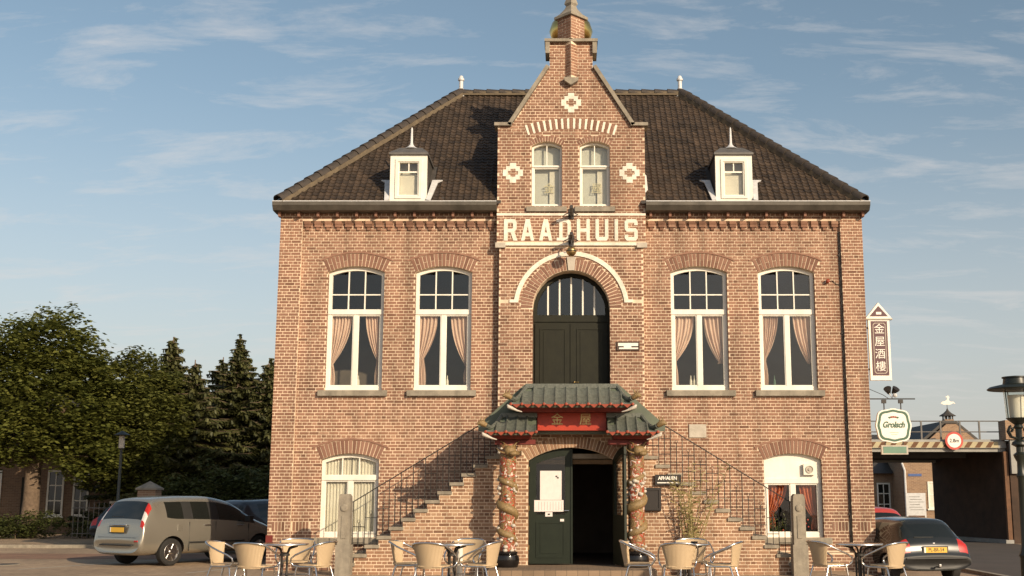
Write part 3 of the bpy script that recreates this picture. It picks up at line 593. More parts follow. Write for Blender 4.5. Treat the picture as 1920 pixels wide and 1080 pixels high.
# windows: frame with real openings, glass behind, glazing bars
def frame_window(sg, yf, transom, cols_up, cols_low, fw=0.085, bar=0.028, midbar=None, name='window', mat='white', mul=0.1, panel=None, tb=0.065):
    y0 = yf + 0.11; o = sg.outline(0.004); i1 = sg.h - fw
    R_ = sg.R - fw; holes = []
    def topz(x): return sg.c + math.sqrt(max(0, R_ * R_ - (x - sg.xc) ** 2))
    tz = transom
    low = []
    if cols_low:
        wl = (2 * i1 - mul * (cols_low - 1)) / cols_low
        for k in range(cols_low):
            xa = sg.xc - i1 + k * (wl + mul); low.append((xa, xa + wl))
        for xa, xb in low: holes.append([(xa, sg.zb + fw * 1.25), (xb, sg.zb + fw * 1.25), (xb, tz - tb), (xa, tz - tb)])
    if cols_up and not panel: holes.append([(sg.xc - i1, tz + tb), (sg.xc + i1, tz + tb)] + [(sg.xc + i1 - 2 * i1 * k / 10, topz(sg.xc + i1 - 2 * i1 * k / 10)) for k in range(11)])
    m = MB(); m.prism(o, y0, y0 + 0.09, holes); fr = m.obj('window', mat, TH_)
    m = MB(); m.box(sg.xc - sg.h + 0.01, sg.xc + sg.h - 0.01, y0 - 0.02, y0 - 0.001, tz - tb + 0.012, tz + tb - 0.012); m.obj('transom', mat, fr)
    if cols_up and not panel:
        for k in range(1, cols_up):
            x = sg.xc - i1 + 2 * i1 * k / cols_up; m = MB(); m.box(x - bar / 2, x + bar / 2, y0 + 0.012, y0 + 0.045, tz + tb, topz(x)); m.obj('glazing_bar', mat, fr)
        if midbar: m = MB(); m.box(sg.xc - i1, sg.xc + i1, y0 + 0.018, y0 + 0.04, midbar - bar / 2, midbar + bar / 2); m.obj('glazing_bar', mat, fr)
    for xa, xb in low:
        m = MB(); m.box(xa - 0.01, xb + 0.01, y0 + 0.05, y0 + 0.056, sg.zb + fw, tz - 0.05); m.obj('pane', 'glass', fr)
        m = MB(); t = 0.022; zb, zt = sg.zb + fw * 1.25, tz - tb      # inner sash bead
        m.prism([(xa, zb), (xb, zb), (xb, zt), (xa, zt)], y0 + 0.015, y0 + 0.045, [[(xa + t, zb + t), (xb - t, zb + t), (xb - t, zt - t), (xa + t, zt - t)]]); m.obj('sash', mat, fr)
    if cols_up and not panel:
        rows = [(tz + 0.05, midbar), (midbar, sg.crown)] if midbar else [(tz + 0.05, sg.crown)]
        for k in range(cols_up):
            xa = sg.xc - i1 + 2 * i1 * k / cols_up; xb = xa + 2 * i1 / cols_up
            for za_, zb_ in rows:
                zt2 = min(zb_, min(topz(xa), topz(xb)) + 0.03)
                m = MB(); m.box(xa + 0.001, xb - 0.001, y0 + 0.05, y0 + 0.056, za_ + 0.001, zt2 - 0.001); m.obj('pane', 'glass', fr)
    return fr, y0, low
def drape(xo, dirn, z_top, z_tie, z_bot, w_top, w_tie, y, folds=7, amp=0.03):
    """gathered curtain: hangs from z_top, outer edge at xo, swept back to a tie"""
    nu, nv = 44, 26; vs = []; fs = []
    for j in range(nv + 1):
        z = z_top + (z_bot - z_top) * j / nv
        if z >= z_tie: t = (z_top - z) / (z_top - z_tie); wd = w_top + (w_tie - w_top) * (t ** 2.2)
        else: t = (z_tie - z) / max(0.01, z_tie - z_bot); wd = w_tie + 0.05 * math.sin(t * 2.2)
        for i in range(nu + 1):
            u = i / nu; a = amp * (0.5 + 0.5 * wd / w_top)
            vs.append((xo + dirn * u * wd, y + a * math.sin(u * folds * 2 * PI + 0.6 * math.sin(3 * z)) + 0.012 * math.sin(u * 19 + z * 2), z))
    n = nu + 1
    for j in range(nv):
        for i in range(nu): fs.append((j * n + i, j * n + i + 1, (j + 1) * n + i + 1, (j + 1) * n + i))
    return vs, fs
def curtain(parent, mat, *a, **k):
    vs, fs = drape(*a, **k); m = MB(); m.add(vs, fs); o = m.obj('curtain', mat, parent, 80); md = o.modifiers.new('thick', 'SOLIDIFY'); md.thickness = 0.004; return o
for gi, g in enumerate(WU):
    fr, y0, low = frame_window(g, 0.0, 5.715, 3, 2, midbar=6.12)
    dz = (0.0, 0.12, 0.05, 0.1)[gi]; wl = (0.50, 0.46, 0.52, 0.42)[gi]
    curtain(fr, 'curtain', g.xc - 0.60, 1, 5.72, 4.55 + dz, 4.02, wl, (0.09, 0.16, 0.08, 0.12)[gi], y0 + 0.13, folds=(7, 5.5, 6.3, 8)[gi], amp=(0.03, 0.036, 0.024, 0.03)[gi])
    curtain(fr, 'curtain', g.xc + 0.60, -1, 5.72, 4.62 - dz, (4.05, 4.1, 4.55, 4.55)[gi], (0.40, 0.44, 0.50, 0.45)[gi], (0.12, 0.09, 0.14, 0.1)[gi], y0 + 0.13, folds=(6, 4.6, 5.3, 5)[gi])
    for bx in ((0.08,), (0.10,), (-0.2, -0.12), (-0.3,))[gi]:
        m = MB(); m.lathe([(0.03, 0), (0.032, 0.01), (0.03, 0.13), (0.012, 0.18), (0.011, 0.25)], c=(g.xc + bx, y0 + 0.09, 4.03), n=10); m.obj('bottle', 'net' if gi != 3 else 'sign_green', fr, 40)
# lower window with net curtains
fr, y0, low = frame_window(WL[0], 0.0, 2.0, 3, 2)
for xo, d, wd in ((-5.47, 1, 0.56), (-4.33, -1, 0.56)):
    m = MB(); nu = 60; vs = []
    for z in (0.74, 2.6):
        for i in range(nu + 1): u = i / nu; vs.append((xo + d * u * wd, y0 + 0.12 + 0.014 * math.sin(u * 50) + 0.01 * math.sin(u * 17 + z), z))
    m.add(vs, [(i, i + 1, nu + 2 + i, nu + 1 + i) for i in range(nu)]); m.obj('net_curtain', 'net', fr, 80)
# lower window with white panel, red curtains, plants
fr, y0, low = frame_window(WL[1], 0.0, 1.93, 3, 2, panel=True)
curtain(fr, 'curtain_red', 4.32, 1, 1.96, 1.2, 0.9, 0.5, 0.16, y0 + 0.17, folds=6)
curtain(fr, 'curtain_red', 5.48, -1, 1.96, 1.1, 0.85, 0.42, 0.12, y0 + 0.17, folds=5)
pl = MB()
for k in range(150):
    x = rnd.uniform(4.36, 4.85); z = 0.82 + abs(rnd.gauss(0, 0.16)); y = y0 + 0.13 + rnd.uniform(-0.02, 0.03)
    a = rnd.uniform(0, 6.3); L_ = rnd.uniform(0.03, 0.07); pl.add([(x, y, z), (x + L_ * math.cos(a), y - 0.01, z + L_ * math.sin(a)), (x + L_ * 1.2 * math.cos(a + 0.5), y, z + L_ * 1.2 * math.sin(a + 0.5))], [(0, 1, 2)], rnd.random())
pl.obj('window_plants', 'shrub', fr)
m = MB()
for k in range(14): m.ball((rnd.uniform(4.4, 5.3), y0 + 0.10, rnd.uniform(0.82, 1.1)), 0.022, n=6, m=4)
m.obj('window_flowers', 'sign_red', fr)
# gable windows with glyphs pasted on blinds
for g, ch in zip(GW, '金屋'):
    fr, y0, low = frame_window(g, YU, 9.07, 2, 1, fw=0.05, bar=0.022, tb=0.03)
    m = MB(); m.box(g.xc - 0.32, g.xc + 0.32, y0 + 0.16, y0 + 0.17, 8.1, 9.7); m.obj('blind', 'blind', fr)
    m = MB(); m.box(g.xc + 0.06, g.xc + 0.30, y0 + 0.11, y0 + 0.12, 8.12, 9.0); m.obj('blind', 'net', fr)
    t = text_mesh(ch, 0.26, 'glyph_yellow', fr, (g.xc + 0.05, y0 + 0.075, 8.56), 0.002, name='glyph')
# upper double door
yd = YB + 0.38
m = MB(); o = DU.outline(0.004); holes = [[(-0.78, 5.66), (0.78, 5.66)] + arc_pts(0, 5.76, 0.78, 0, 180, 24)[1:-1] + []]
m.prism(o, yd, yd + 0.1, holes); dr = m.obj('double_door', 'door', TH_)
m = MB(); m.box(-0.86, 0.86, yd - 0.03, yd - 0.001, 5.50, 5.62); m.obj('transom', 'door', dr)
for k in range(5):
    x = -0.53 + k * 0.265; m = MB(); m.box(x - 0.018, x + 0.018, yd + 0.02, yd + 0.06, 5.66, 5.76 + math.sqrt(0.78 ** 2 - x * x)); m.obj('glazing_bar', 'white', dr)
m = MB(); m.prism([(-0.80, 5.64), (0.80, 5.64)] + arc_pts(0, 5.76, 0.80, 0, 180, 24), yd + 0.064, yd + 0.07); m.obj('fanlight_pane', 'glass', dr)
for s in (-1, 1):
    a, b = sorted((s * 0.012, s * 0.82)); m = MB()
    m.prism([(a, 2.5), (b, 2.5), (b, 5.46), (a, 5.46)], yd - 0.03, yd - 0.001); lf = m.obj('door_leaf', 'door', dr)
    for z0, z1 in ((2.6, 3.7), (3.85, 5.32)):
        pa, pb_ = a + 0.14, b - 0.14; m = MB(); m.prism([(pa - 0.03, z0 - 0.03), (pb_ + 0.03, z0 - 0.03), (pb_ + 0.03, z1 + 0.03), (pa - 0.03, z1 + 0.03)], yd - 0.045, yd - 0.031, [[(pa, z0), (pb_, z0), (pb_, z1), (pa, z1)]]); m.box(pa + 0.05, pb_ - 0.05, yd - 0.042, yd - 0.031, z0 + 0.05, z1 - 0.05); m.obj('door_panel', 'door', lf)
m = MB(); m.box(-0.02, 0.02, yd - 0.05, yd - 0.031, 2.5, 5.46); m.obj('astragal', 'door', dr)
m = MB(); m.tube([(0.07, yd - 0.03, 4.12), (0.07, yd - 0.09, 4.12), (0.17, yd - 0.09, 4.12)], 0.014, 8); m.ball((0.07, yd - 0.09, 4.12), 0.025); m.obj('door_handle', 'brass', dr, 50)

# interior: floors, back wall and dark corridor so that glass looks into rooms
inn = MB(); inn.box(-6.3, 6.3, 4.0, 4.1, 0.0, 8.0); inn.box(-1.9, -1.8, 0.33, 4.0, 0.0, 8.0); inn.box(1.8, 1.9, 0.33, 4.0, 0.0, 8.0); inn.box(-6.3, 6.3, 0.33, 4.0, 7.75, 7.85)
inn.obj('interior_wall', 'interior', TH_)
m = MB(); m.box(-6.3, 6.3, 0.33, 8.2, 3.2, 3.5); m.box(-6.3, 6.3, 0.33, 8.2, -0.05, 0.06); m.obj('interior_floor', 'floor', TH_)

# roof
EZ, EY, RZ_, RY = 8.14, -0.36, 12.22, 3.95; EXh, RXh = 6.62, 2.95
roof = MB()
sl_ = Vector((0, RY - EY, RZ_ - EZ)); SL = sl_.length; ey = sl_.normalized(); ez = Vector((0, -ey.z, ey.y))
BYb = 2 * RY - EY
yc_, zc_ = EY + (RY - EY) * 0.5, EZ + (RZ_ - EZ) * 0.5
roof.add([(-EXh, EY, EZ), (EXh, EY, EZ), (EXh, BYb, EZ), (-EXh, BYb, EZ), (-RXh, RY, RZ_), (RXh, RY, RZ_), (-1.6, EY, EZ), (-1.6, yc_, zc_), (1.6, yc_, zc_), (1.6, EY, EZ), (-1.6, RY, RZ_), (1.6, RY, RZ_)],
         [(0, 6, 7, 10, 4), (7, 8, 11, 10), (9, 1, 5, 11, 8), (1, 2, 5), (2, 3, 4, 10, 11, 5), (3, 0, 4)])
ROOF = roof.obj('roof', 'slate', TH_)
# cross roof behind the gable
cr_ = MB(); cr_.add([(-1.68, 0.1, 9.93), (1.68, 0.1, 9.93), (0, 0.1, 11.35), (-1.68, 2.2, 9.93), (1.68, 2.2, 9.93), (0, 3.2, 11.35)], [(0, 1, 2), (1, 4, 5, 2), (0, 2, 5, 3), (3, 5, 4), (0, 3, 4, 1)]); cr_.obj('cross_roof', 'slate', ROOF)
TW, TL = 0.145, 0.15
def tile_geo(m, mat=None, tint=0.5):
    n = 6; prof = []
    for i in range(n + 1):
        u = i / n; prof.append((u * TW * 1.04, 0.016 + 0.020 * (math.sin(PI * u / 0.42) if u < 0.42 else -0.42 * math.sin(PI * (u - 0.42) / 0.58))))
    vs = [(x, 0, z + 0.020) for x, z in prof] + [(x, TL * 1.12, z) for x, z in prof] + [(x, 0, z - 0.012) for x, z in prof]; k = n + 1
    fs = [(i, i + 1, k + i + 1, k + i) for i in range(n)] + [(2 * k + i, 2 * k + i + 1, i + 1, i) for i in range(n)]
    m.add(vs, fs, tint, 0, mat)
def slope_tiles(stuff, o, ex, up, nrm, length, halfw, keep, single_pool=None):
    rows = int(length / TL) + 1
    for j in range(rows):
        y = j * TL
        if y > length - 0.06: break
        hw = halfw(y + 0.1); n = int(hw * 2 / TW) + 2
        for i in range(-n // 2 - 1, n // 2 + 2):
            x = i * TW
            if abs(x + TW / 2) > hw + 0.02: continue
            p = o + ex * x + up * y
            if not keep(p + ex * TW / 2 + up * TL / 2): continue
            Mx = Matrix((ex, up, nrm)).transposed().to_4x4() @ Matrix.Rotation(rnd.gauss(0, 0.018), 4, 'Z') @ Matrix.Rotation(rnd.gauss(0, 0.02), 4, 'X'); Mx.translation = p + up * rnd.gauss(0, 0.005) + nrm * (0.012 * math.sin(p.x * 1.1 + p.z) + rnd.gauss(0, 0.002))
            if single_pool is not None and single_pool(p) and len(SINGLE) < 300: SINGLE.append(Mx)
            else: tile_geo(stuff, Mx, min(1, max(0, rnd.gauss(0.5, 0.27))))
SINGLE = []; st_ = MB()
O = Vector((0, EY, EZ))
def keep_front(p):
    if abs(p.x) < 1.72 and p.z < 11.3 - 0: return abs(p.x) > 1.72 or p.z > 9.95 + (1.68 - abs(p.x)) * 0.845 + 0.1
    for xd in (-3.72, 3.72):
        if abs(p.x - xd) < 0.47 and p.z < 9.42: return False
    return True
slope_tiles(st_, O, Vector((1, 0, 0)), ey, ez, SL, lambda y: EXh + (RXh - EXh) * y / SL, keep_front, lambda p: p.z < 9.9)
for s in (-1, 1):        # hip ends
    up2 = Vector((-s * (EXh - RXh), 0, RZ_ - EZ)); L2 = up2.length; up2.normalize(); ex2 = Vector((0, s, 0)); n2 = ex2.cross(up2)
    slope_tiles(st_, Vector((s * EXh, RY, EZ)), ex2, up2, n2, L2, lambda y, L2=L2: (RY - EY) * (1 - y / L2), lambda p: True)
q = st_.obj('roof_tile', 'tile', ROOF, 40); q['kind'] = 'stuff'
vt = []
for k in range(7):
    m = MB(); tile_geo(m, None, (k + 0.5) / 7); me = m.mesh('roof_tile', 40); me.materials.append(M['tile']); vt.append(me)
for Mx in SINGLE:
    o_ = link('roof_tile', rnd.choice(vt), ROOF); o_.matrix_local = Mx
# hip and ridge tiles: half round, overlapping
hm = MB(); n = 8; vs = []; 
for y, r in ((0, 0.155), (0.42, 0.12)):
    for k in range(n + 1): a = PI * k / n; vs.append((r * math.cos(a), y, r * math.sin(a) * 0.95))
for k in range(n + 1): a = PI * k / n; vs.append((0.13 * math.cos(a), 0, 0.13 * math.sin(a) * 0.95))
K = n + 1
hm.add(vs, [(i + 1, i, K + i, K + i + 1) for i in range(n)] + [(i, i + 1, 2 * K + i + 1, 2 * K + i) for i in range(n)])
HT = hm.mesh('hip_tile', 50); HT.materials.append(M['tile_hip'])
def run_tiles(a, b, name, lift=0.07, bed=True):
    a, b = Vector(a), Vector(b); d = b - a; L_ = d.length; d.normalize(); n = int(L_ / 0.33)
    X_ = d.cross(Vector((0, 0, 1))).normalized(); Z_ = X_.cross(d)
    for k in range(n):
        Mx = Matrix((X_, d, Z_)).transposed().to_4x4(); Mx.translation = a + d * (L_ * k / n) + Z_ * lift
        o_ = link(name, HT, ROOF); o_.matrix_local = Mx
    m = MB(); Mx = Matrix((X_, d, Z_)).transposed().to_4x4(); Mx.translation = a; m.box(-0.135, 0.135, 0, L_, -0.03, 0.07, mat=Mx); m.obj('mortar_bed', 'hip_mortar', ROOF)
for s in (-1, 1): run_tiles((s * EXh, EY, EZ), (s * RXh, RY, RZ_), 'hip_tile')
run_tiles((-RXh, RY, RZ_), (RXh, RY, RZ_), 'ridge_tile', 0.03)
for s in (-1, 1):
    m = MB(); m.lathe([(0.15, -0.1), (0.12, 0.05), (0.075, 0.09), (0.08, 0.14), (0.055, 0.16), (0.055, 0.36), (0.085, 0.38), (0.085, 0.43), (0.06, 0.45), (0.05, 0.50), (0.02, 0.52)], c=(s * RXh, RY, RZ_ + 0.04), n=12); m.obj('roof_finial', 'lead_pale', ROOF, 50)
# gutters
def gutter(x0, x1, name='gutter'):
    m = MB(); m.prism([(-0.45, 8.165), (-0.445, 8.09), (-0.36, 7.985), (-0.28, 7.975), (0.0, 7.975), (0.0, 8.10), (-0.38, 8.165)], x0, x1, axis='X'); g = m.obj(name, 'zinc', TH_)
    m = MB(); m.box(x0, x1, -0.462, -0.437, 8.166, 8.185); m.obj('gutter_rim', 'lead_pale', g)
    n = int(abs(x1 - x0) / 0.46)
    for k in range(n + 1):
        x = x0 + 0.12 + (x1 - x0 - 0.24) * k / n; m = MB(); m.box(x - 0.028, x + 0.028, -0.24, -0.092, 7.87, 7.974); m.obj('gutter_bracket', 'brick_arch', g)
gutter(-W2 - 0.12, -UX - 0.005); gutter(UX + 0.005, W2 + 0.12)
for s in (-1, 1):
    m = MB(); a, b = sorted((s * (W2), s * (W2 + 0.119))); m.box(a, b, 0.002, 8.7, 7.98, 8.16); m.obj('gutter_return', 'zinc', TH_)
# dormers
for s in (-1, 1):
    xd = s * 3.72; dm = bpy.data.objects.new('dormer', None); COL.objects.link(dm); dm.parent = ROOF
    yf = -0.30; hw = 0.42
    m = MB(); m.prism([(-hw, 8.2), (hw, 8.2), (hw, 9.31), (-hw, 9.31)], yf, yf + 0.1, [[(-0.21, 8.36), (0.21, 8.36), (0.21, 9.12), (-0.21, 9.12)]], mat=Matrix.Translation((xd, 0, 0))); m.obj('dormer_front', 'white', dm)
    m = MB(); m.prism([(-0.3, 8.27), (0.3, 8.27), (0.3, 9.20), (-0.3, 9.20)], yf - 0.025, yf - 0.001, [[(-0.24, 8.33), (0.24, 8.33), (0.24, 9.14), (-0.24, 9.14)]], mat=Matrix.Translation((xd, 0, 0))); m.obj('dormer_frame', 'cream', dm)
    m = MB(); m.box(xd - 0.21, xd + 0.21, yf + 0.03, yf + 0.05, 8.885, 8.92); m.box(xd - 0.012, xd + 0.012, yf + 0.032, yf + 0.048, 8.92, 9.12); m.obj('glazing_bar', 'white', dm)
    m = MB(); m.box(xd - 0.21, xd + 0.21, yf + 0.06, yf + 0.066, 8.36, 9.12); m.obj('pane', 'glass', dm)
    m = MB(); m.box(xd - 0.21, xd + 0.21, yf + 0.12, yf + 0.13, 8.34, 8.87); m.box(xd - 0.3, xd + 0.3, yf + 0.3, yf + 0.31, 8.3, 9.3); m.obj('blind', 'net', dm)
    for t in (-1, 1):
        a, b = sorted((xd + t * (hw - 0.10), xd + t * (hw - 0.004))); m = MB(); m.prism([(yf + 0.1, 8.2), (0.88, 9.31), (yf + 0.1, 9.31)], a, b, axis='X'); m.obj('dormer_cheek', 'slate', dm)
        # pale lead soaker following the roof slope beside the cheek
        base = Vector((xd + t * hw, EY + 0.1, 0)); mm = MB()
        def rp(dx, v): p = O + ey * v; return Vector((xd + t * (hw + dx), p.y, p.z)) + ez * 0.085
        q4 = [rp(0.0, 0.04), rp(0.10, 0.0), rp(0.20, 0.88), rp(0.30, 0.97), rp(0.06, 0.97)]
        mm.add(q4 + [p - ez * 0.03 for p in q4], [(0, 1, 2, 3, 4) if t > 0 else (4, 3, 2, 1, 0)] + [((i, i + 5, (i + 1) % 5 + 5, (i + 1) % 5)) for i in range(5)]); mm.obj('lead_flashing', 'lead_pale', dm)
    m = MB(); e = hw + 0.03; zt = 9.345
    m.add([(xd - e, yf - 0.06, zt), (xd + e, yf - 0.06, zt), (xd + e, 1.05, zt), (xd - e, 1.05, zt), (xd - e, yf - 0.06, zt - 0.045), (xd + e, yf - 0.06, zt - 0.045), (xd + e, 1.0, zt - 0.045), (xd - e, 1.0, zt - 0.045),
           (xd - 0.26, 0.0, 9.56), (xd + 0.26, 0.0, 9.56), (xd + 0.2, 1.15, 9.56), (xd - 0.2, 1.15, 9.56)],
          [(0, 1, 9, 8), (1, 2, 10, 9), (3, 0, 8, 11), (8, 9, 10, 11), (4, 5, 1, 0), (5, 6, 2, 1), (7, 4, 0, 3), (7, 6, 5, 4), (2, 3, 11, 10), (6, 7, 3, 2)]); m.obj('dormer_roof', 'lead', dm)
    m = MB(); m.lathe([(0.19, 0.0), (0.10, 0.05), (0.045, 0.11), (0.032, 0.16), (0.022, 0.50), (0.006, 0.54)], c=(xd, 0.1, 9.55), n=10); m.obj('dormer_finial', 'lead_pale', dm, 50)
# white flashing by the bay, vents at the wall foot
m = MB(); m.prism([(1.69, 8.25), (1.80, 8.25), (1.74, 8.9), (1.69, 8.95)], 0.02, 0.06); m.obj('bay_flashing', 'lead_pale', TH_)
# ================================================================= outdoor staircase
YS = -1.5
ST = thing('outdoor_staircase', 'double flight brick staircase with stone treads climbing to the upper door', 'staircase')
ED = Seg(0, 0.905, 0.2, 2.33, 2.60, 0.23)
RUN, RISE, Z0 = 0.247, 0.182, 2.43
lev = [(1.52 + RUN * k, 1.52 + RUN * (k + 1), Z0 - RISE * k) for k in range(13)]   # tread spans along X and their heights
prof = [(1.16, 3.1), (1.16, Z0), (1.52, Z0)] + [p for a, b, z in lev for p in ((a, z - 0.07), (b, z - 0.07))]
po = [(-x, z) for x, z in reversed(prof)] + prof
po = [(-lev[-1][1], -0.3)] + po + [(lev[-1][1], -0.3), (0.905, -0.3)] + [(0.905, 2.33)] + arc_pts(0, ED.c, ED.R, ED.ang, 180 - ED.ang, 14)[1:-1] + [(-0.905, 2.33), (-0.905, -0.3)]
m = MB(); m.prism(po, YS, YS + 0.3); m.obj('stair_wall', 'mortar', ST)
def sspan_factory(s):
    def f(z):
        hw = 0
        for a, b, zt in lev:
            if z < zt - 0.06: hw = b
        if z < Z0 - 0.02: hw = max(hw, 1.52)
        elif z < 3.08: hw = 1.16
        if hw == 0: return None
        return (-hw, -0.0) if s < 0 else (0.0, hw)
    return f
stb = MB()
class EDx:
    @staticmethod
    def excl(z):
        if z <= 0.2: return (-0.905, 0.905)
        return ED.excl(z)
for s in (-1, 1): lay(stb, sspan_factory(s), 0.0, 3.1, YS, [EDx], single=lambda x, z: 0.4 < z < 1.9 and 1.0 < abs(x) < 4.0 and abs(x) > 1.6)
reveal(stb, ED, YS, 0.1)
q = stb.obj('brick', 'brick_stair', ST); q['kind'] = 'stuff'
r2 = singles(stb, ST, 'brick_stair', 300)
if r2.v: q = r2.obj('brick', 'brick_stair', ST); q['kind'] = 'stuff'
voussoirs(ED, YS, ST, mat='brick_stair', split=False, pitch=0.07)
for s in (-1, 1):
    for a, b, z in lev:
        x0, x1 = sorted((s * (a - 0.02), s * (b + 0.035))); m = MB(); m.box(x0, x1, YS - 0.045, -0.002, z - 0.07, z - 0.003); m.obj('tread', 'stone', ST)
m = MB(); m.box(-1.6, 1.6, YS + 0.302, YB - 0.002, Z0 - 0.05, Z0 + 0.05); m.box(-1.6, -1.162, YS - 0.045, YS + 0.3, Z0 - 0.002, Z0 + 0.05); m.box(1.162, 1.6, YS - 0.045, YS + 0.3, Z0 - 0.002, Z0 + 0.05); m.obj('landing', 'stone', ST)
for s in (-1, 1):
    xp = s * 4.66
    m = MB(); m.box(xp - 0.155, xp + 0.155, -1.83, -1.52, -0.2, 0.62); m.box(xp - 0.125, xp + 0.125, -1.80, -1.55, 0.62, 1.45)
    m.prism([(xp - 0.125, 1.45), (xp + 0.125, 1.45), (xp + 0.115, 1.6), (xp + 0.08, 1.64), (xp - 0.08, 1.64), (xp - 0.115, 1.6)], -1.80, -1.55)
    nw = m.obj('newel_post', 'stone', ST)
    m = MB(); m.lathe([(0.075, 0), (0.075, 0.02), (0.05, 0.03)], n=16, mat=Matrix.Translation((xp, -1.80, 1.36)) @ Matrix.Rotation(PI / 2, 4, 'X')); m.obj('rosette', 'stone', nw)
    m = MB(); m.box(xp - 0.05, xp + 0.05, -1.815, -1.80, 0.75, 1.2); m.obj('sunk_panel', 'stone', nw)
    # railing
    rl = bpy.data.objects.new('railing', None); COL.objects.link(rl); rl.parent = ST
    yr = -1.42; top = lambda x: 1.46 + (3.30 - 1.46) * (4.58 - x) / (4.58 - 1.56)
    m = MB(); m.tube([(s * 4.58, yr, top(4.58)), (s * 1.56, yr, top(1.56)), (s * 1.2, yr, top(1.56))], 0.011, 6); m.obj('handrail', 'iron', rl)
    for k, (a, b, z) in enumerate(lev):
        zt = z - 0.003
        m = MB(); x = a + 0.06; m.tube([(s * x, yr, zt), (s * x, yr, top(x))], 0.009, 6); m.obj('baluster', 'iron', rl)
        m = MB(); x = a + 0.185; m.tube([(s * x, yr, zt), (s * x, yr, zt + 0.62)], 0.008, 6); m.tube([(s * (a + 0.06), yr, zt + 0.22), (s * (a + 0.31), yr, zt + 0.22)], 0.007, 6); m.tube([(s * (a + 0.06), yr, zt + 0.55), (s * (a + 0.31), yr, zt + 0.55)], 0.007, 6)
        m.tube([(s * (a + 0.185 + 0.03 * math.cos(t * PI / 4)), yr, zt + 0.655 + 0.035 * math.sin(t * PI / 4)) for t in range(-2, 7)], 0.005, 5); m.obj('baluster', 'iron', rl)
    for k in range(2):
        x = 1.2 + k * 0.24; m = MB(); m.tube([(s * x, yr, Z0 + 0.05), (s * x, yr, top(1.56))], 0.009, 6); m.obj('baluster', 'iron', rl)
# vent grille near the foot
m = MB(); m.box(2.47, 2.81, YS - 0.012, YS - 0.001, 0.20, 0.30); vg = m.obj('vent_grille', 'brick_stair', ST)
for k in range(4): m = MB(); m.box(2.49 + k * 0.08, 2.54 + k * 0.08, YS - 0.016, YS - 0.0125, 0.21, 0.29); m.obj('vent_slot', 'black_matt', vg)
# blank stone tablet on the main wall
m = MB(); m.box(2.62, 3.0, -0.03, -0.001, 2.88, 3.17); m.obj('stone_tablet', 'stone_pale', TH_)

# ================================================================= entrance doors
EN = thing('entrance_doors', 'dark green arched double entrance doors, one leaf standing open', 'door', (0, YS, 0.2))
yl = 0.12
def halfarch(s, inset=0.0):
    return [(s * 0.005, 0)] + [(s * 0.895, 0)] + [(p[0] * s, p[1] - 0.2) for p in arc_pts(0, ED.c, ED.R - 0.01, ED.ang, 90, 10)][0:-1] + [(s * 0.005, ED.crown - 0.21)]
def leafgeo(parent):
    o = [(0.0, 0.02), (0.88, 0.02)] + [(0.89 - p[0] if False else p[0], p[1]) for p in []]
    pts = [(0.885 - 0.885 * i / 10, 0) for i in range(11)]
    top_ = [(x, ED.c - 0.2 + math.sqrt((ED.R - 0.015) ** 2 - x * x)) for x, _ in pts]
    outl = [(0.0, 0.02), (0.885, 0.02)] + top_
    inn_top = [(0.735 - 0.60 * i / 8, 0) for i in range(9)]
    hole = [(0.135, 1.02), (0.735, 1.02)] + [(x, ED.c - 0.2 + math.sqrt((ED.R - 0.015) ** 2 - x * x) - 0.15) for x, _ in inn_top]
    m = MB(); m.prism(outl, 0, 0.05, [hole]); lf = m.obj('door_leaf', 'door_low', parent)
    m = MB(); m.prism([(0.12, 1.0), (0.75, 1.0)] + [(x * 1.0, z + 0.01) for x, z in hole[2:]], 0.022, 0.028); m.obj('pane', 'glass', lf)
    m = MB(); m.prism([(0.13, 0.14), (0.74, 0.14), (0.74, 0.88), (0.13, 0.88)], -0.012, -0.001, [[(0.17, 0.18), (0.70, 0.18), (0.70, 0.84), (0.17, 0.84)]]); m.box(0.22, 0.65, -0.010, -0.001, 0.23, 0.79); m.obj('door_panel', 'door_low', lf)
    m = MB()
    for z in (0.3, 1.1, 1.9): m.tube([(0.885, -0.01, z), (0.885, -0.01, z + 0.1)], 0.014, 6)
    m.obj('hinge', 'brass', lf)
    return lf
lf1 = leafgeo(EN); lf1.scale = (-1, 1, 1); lf1.location = (-0.005, yl, 0)
lf2 = leafgeo(EN); 
# open leaf: local x runs from meeting edge (0) to hinge (0.885); hinge sits on the right jamb
al = rad(103); lf2.rotation_euler = (0, 0, al)
hx, hy = 0.90, yl - 0.12
lf2.location = (hx - 0.885 * math.cos(al), hy - 0.885 * math.sin(al), 0)
lf2['label'] = 'door leaf swung open'
m = MB(); m.box(-0.02, 0.02, yl - 0.02, yl - 0.001, 0.02, 2.38); m.obj('astragal', 'door_low', EN)
m = MB(); m.tube([(-0.06, yl - 0.03, 1.1), (-0.06, yl - 0.07, 1.1), (-0.16, yl - 0.07, 1.1)], 0.012, 8); m.obj('door_handle', 'alu', EN)
def sheet(name, label, x0, x1, z0, z1, y, lines=(), cat='notice'):
    t = thing(name, label, cat, ((x0 + x1) / 2, y, z0)); m = MB(); m.box(-(x1 - x0) / 2, (x1 - x0) / 2, -0.003, 0.0, 0, z1 - z0); m.obj('paper', 'paper', t)
    if lines:
        m = MB()
        for (a, b, c, d) in lines: m.box(-(x1 - x0) / 2 + a, -(x1 - x0) / 2 + b, -0.0045, -0.0032, c, d)
        m.obj('print', 'ink', t)
    return t
yp = YS + yl - 0.004
sheet('notice_sheet', 'tall pink paper notice taped inside the closed door pane', -0.66, -0.21, 1.52, 2.12, yp, [(0.32, 0.36, 0.47, 0.50), (0.35, 0.39, 0.44, 0.47)])
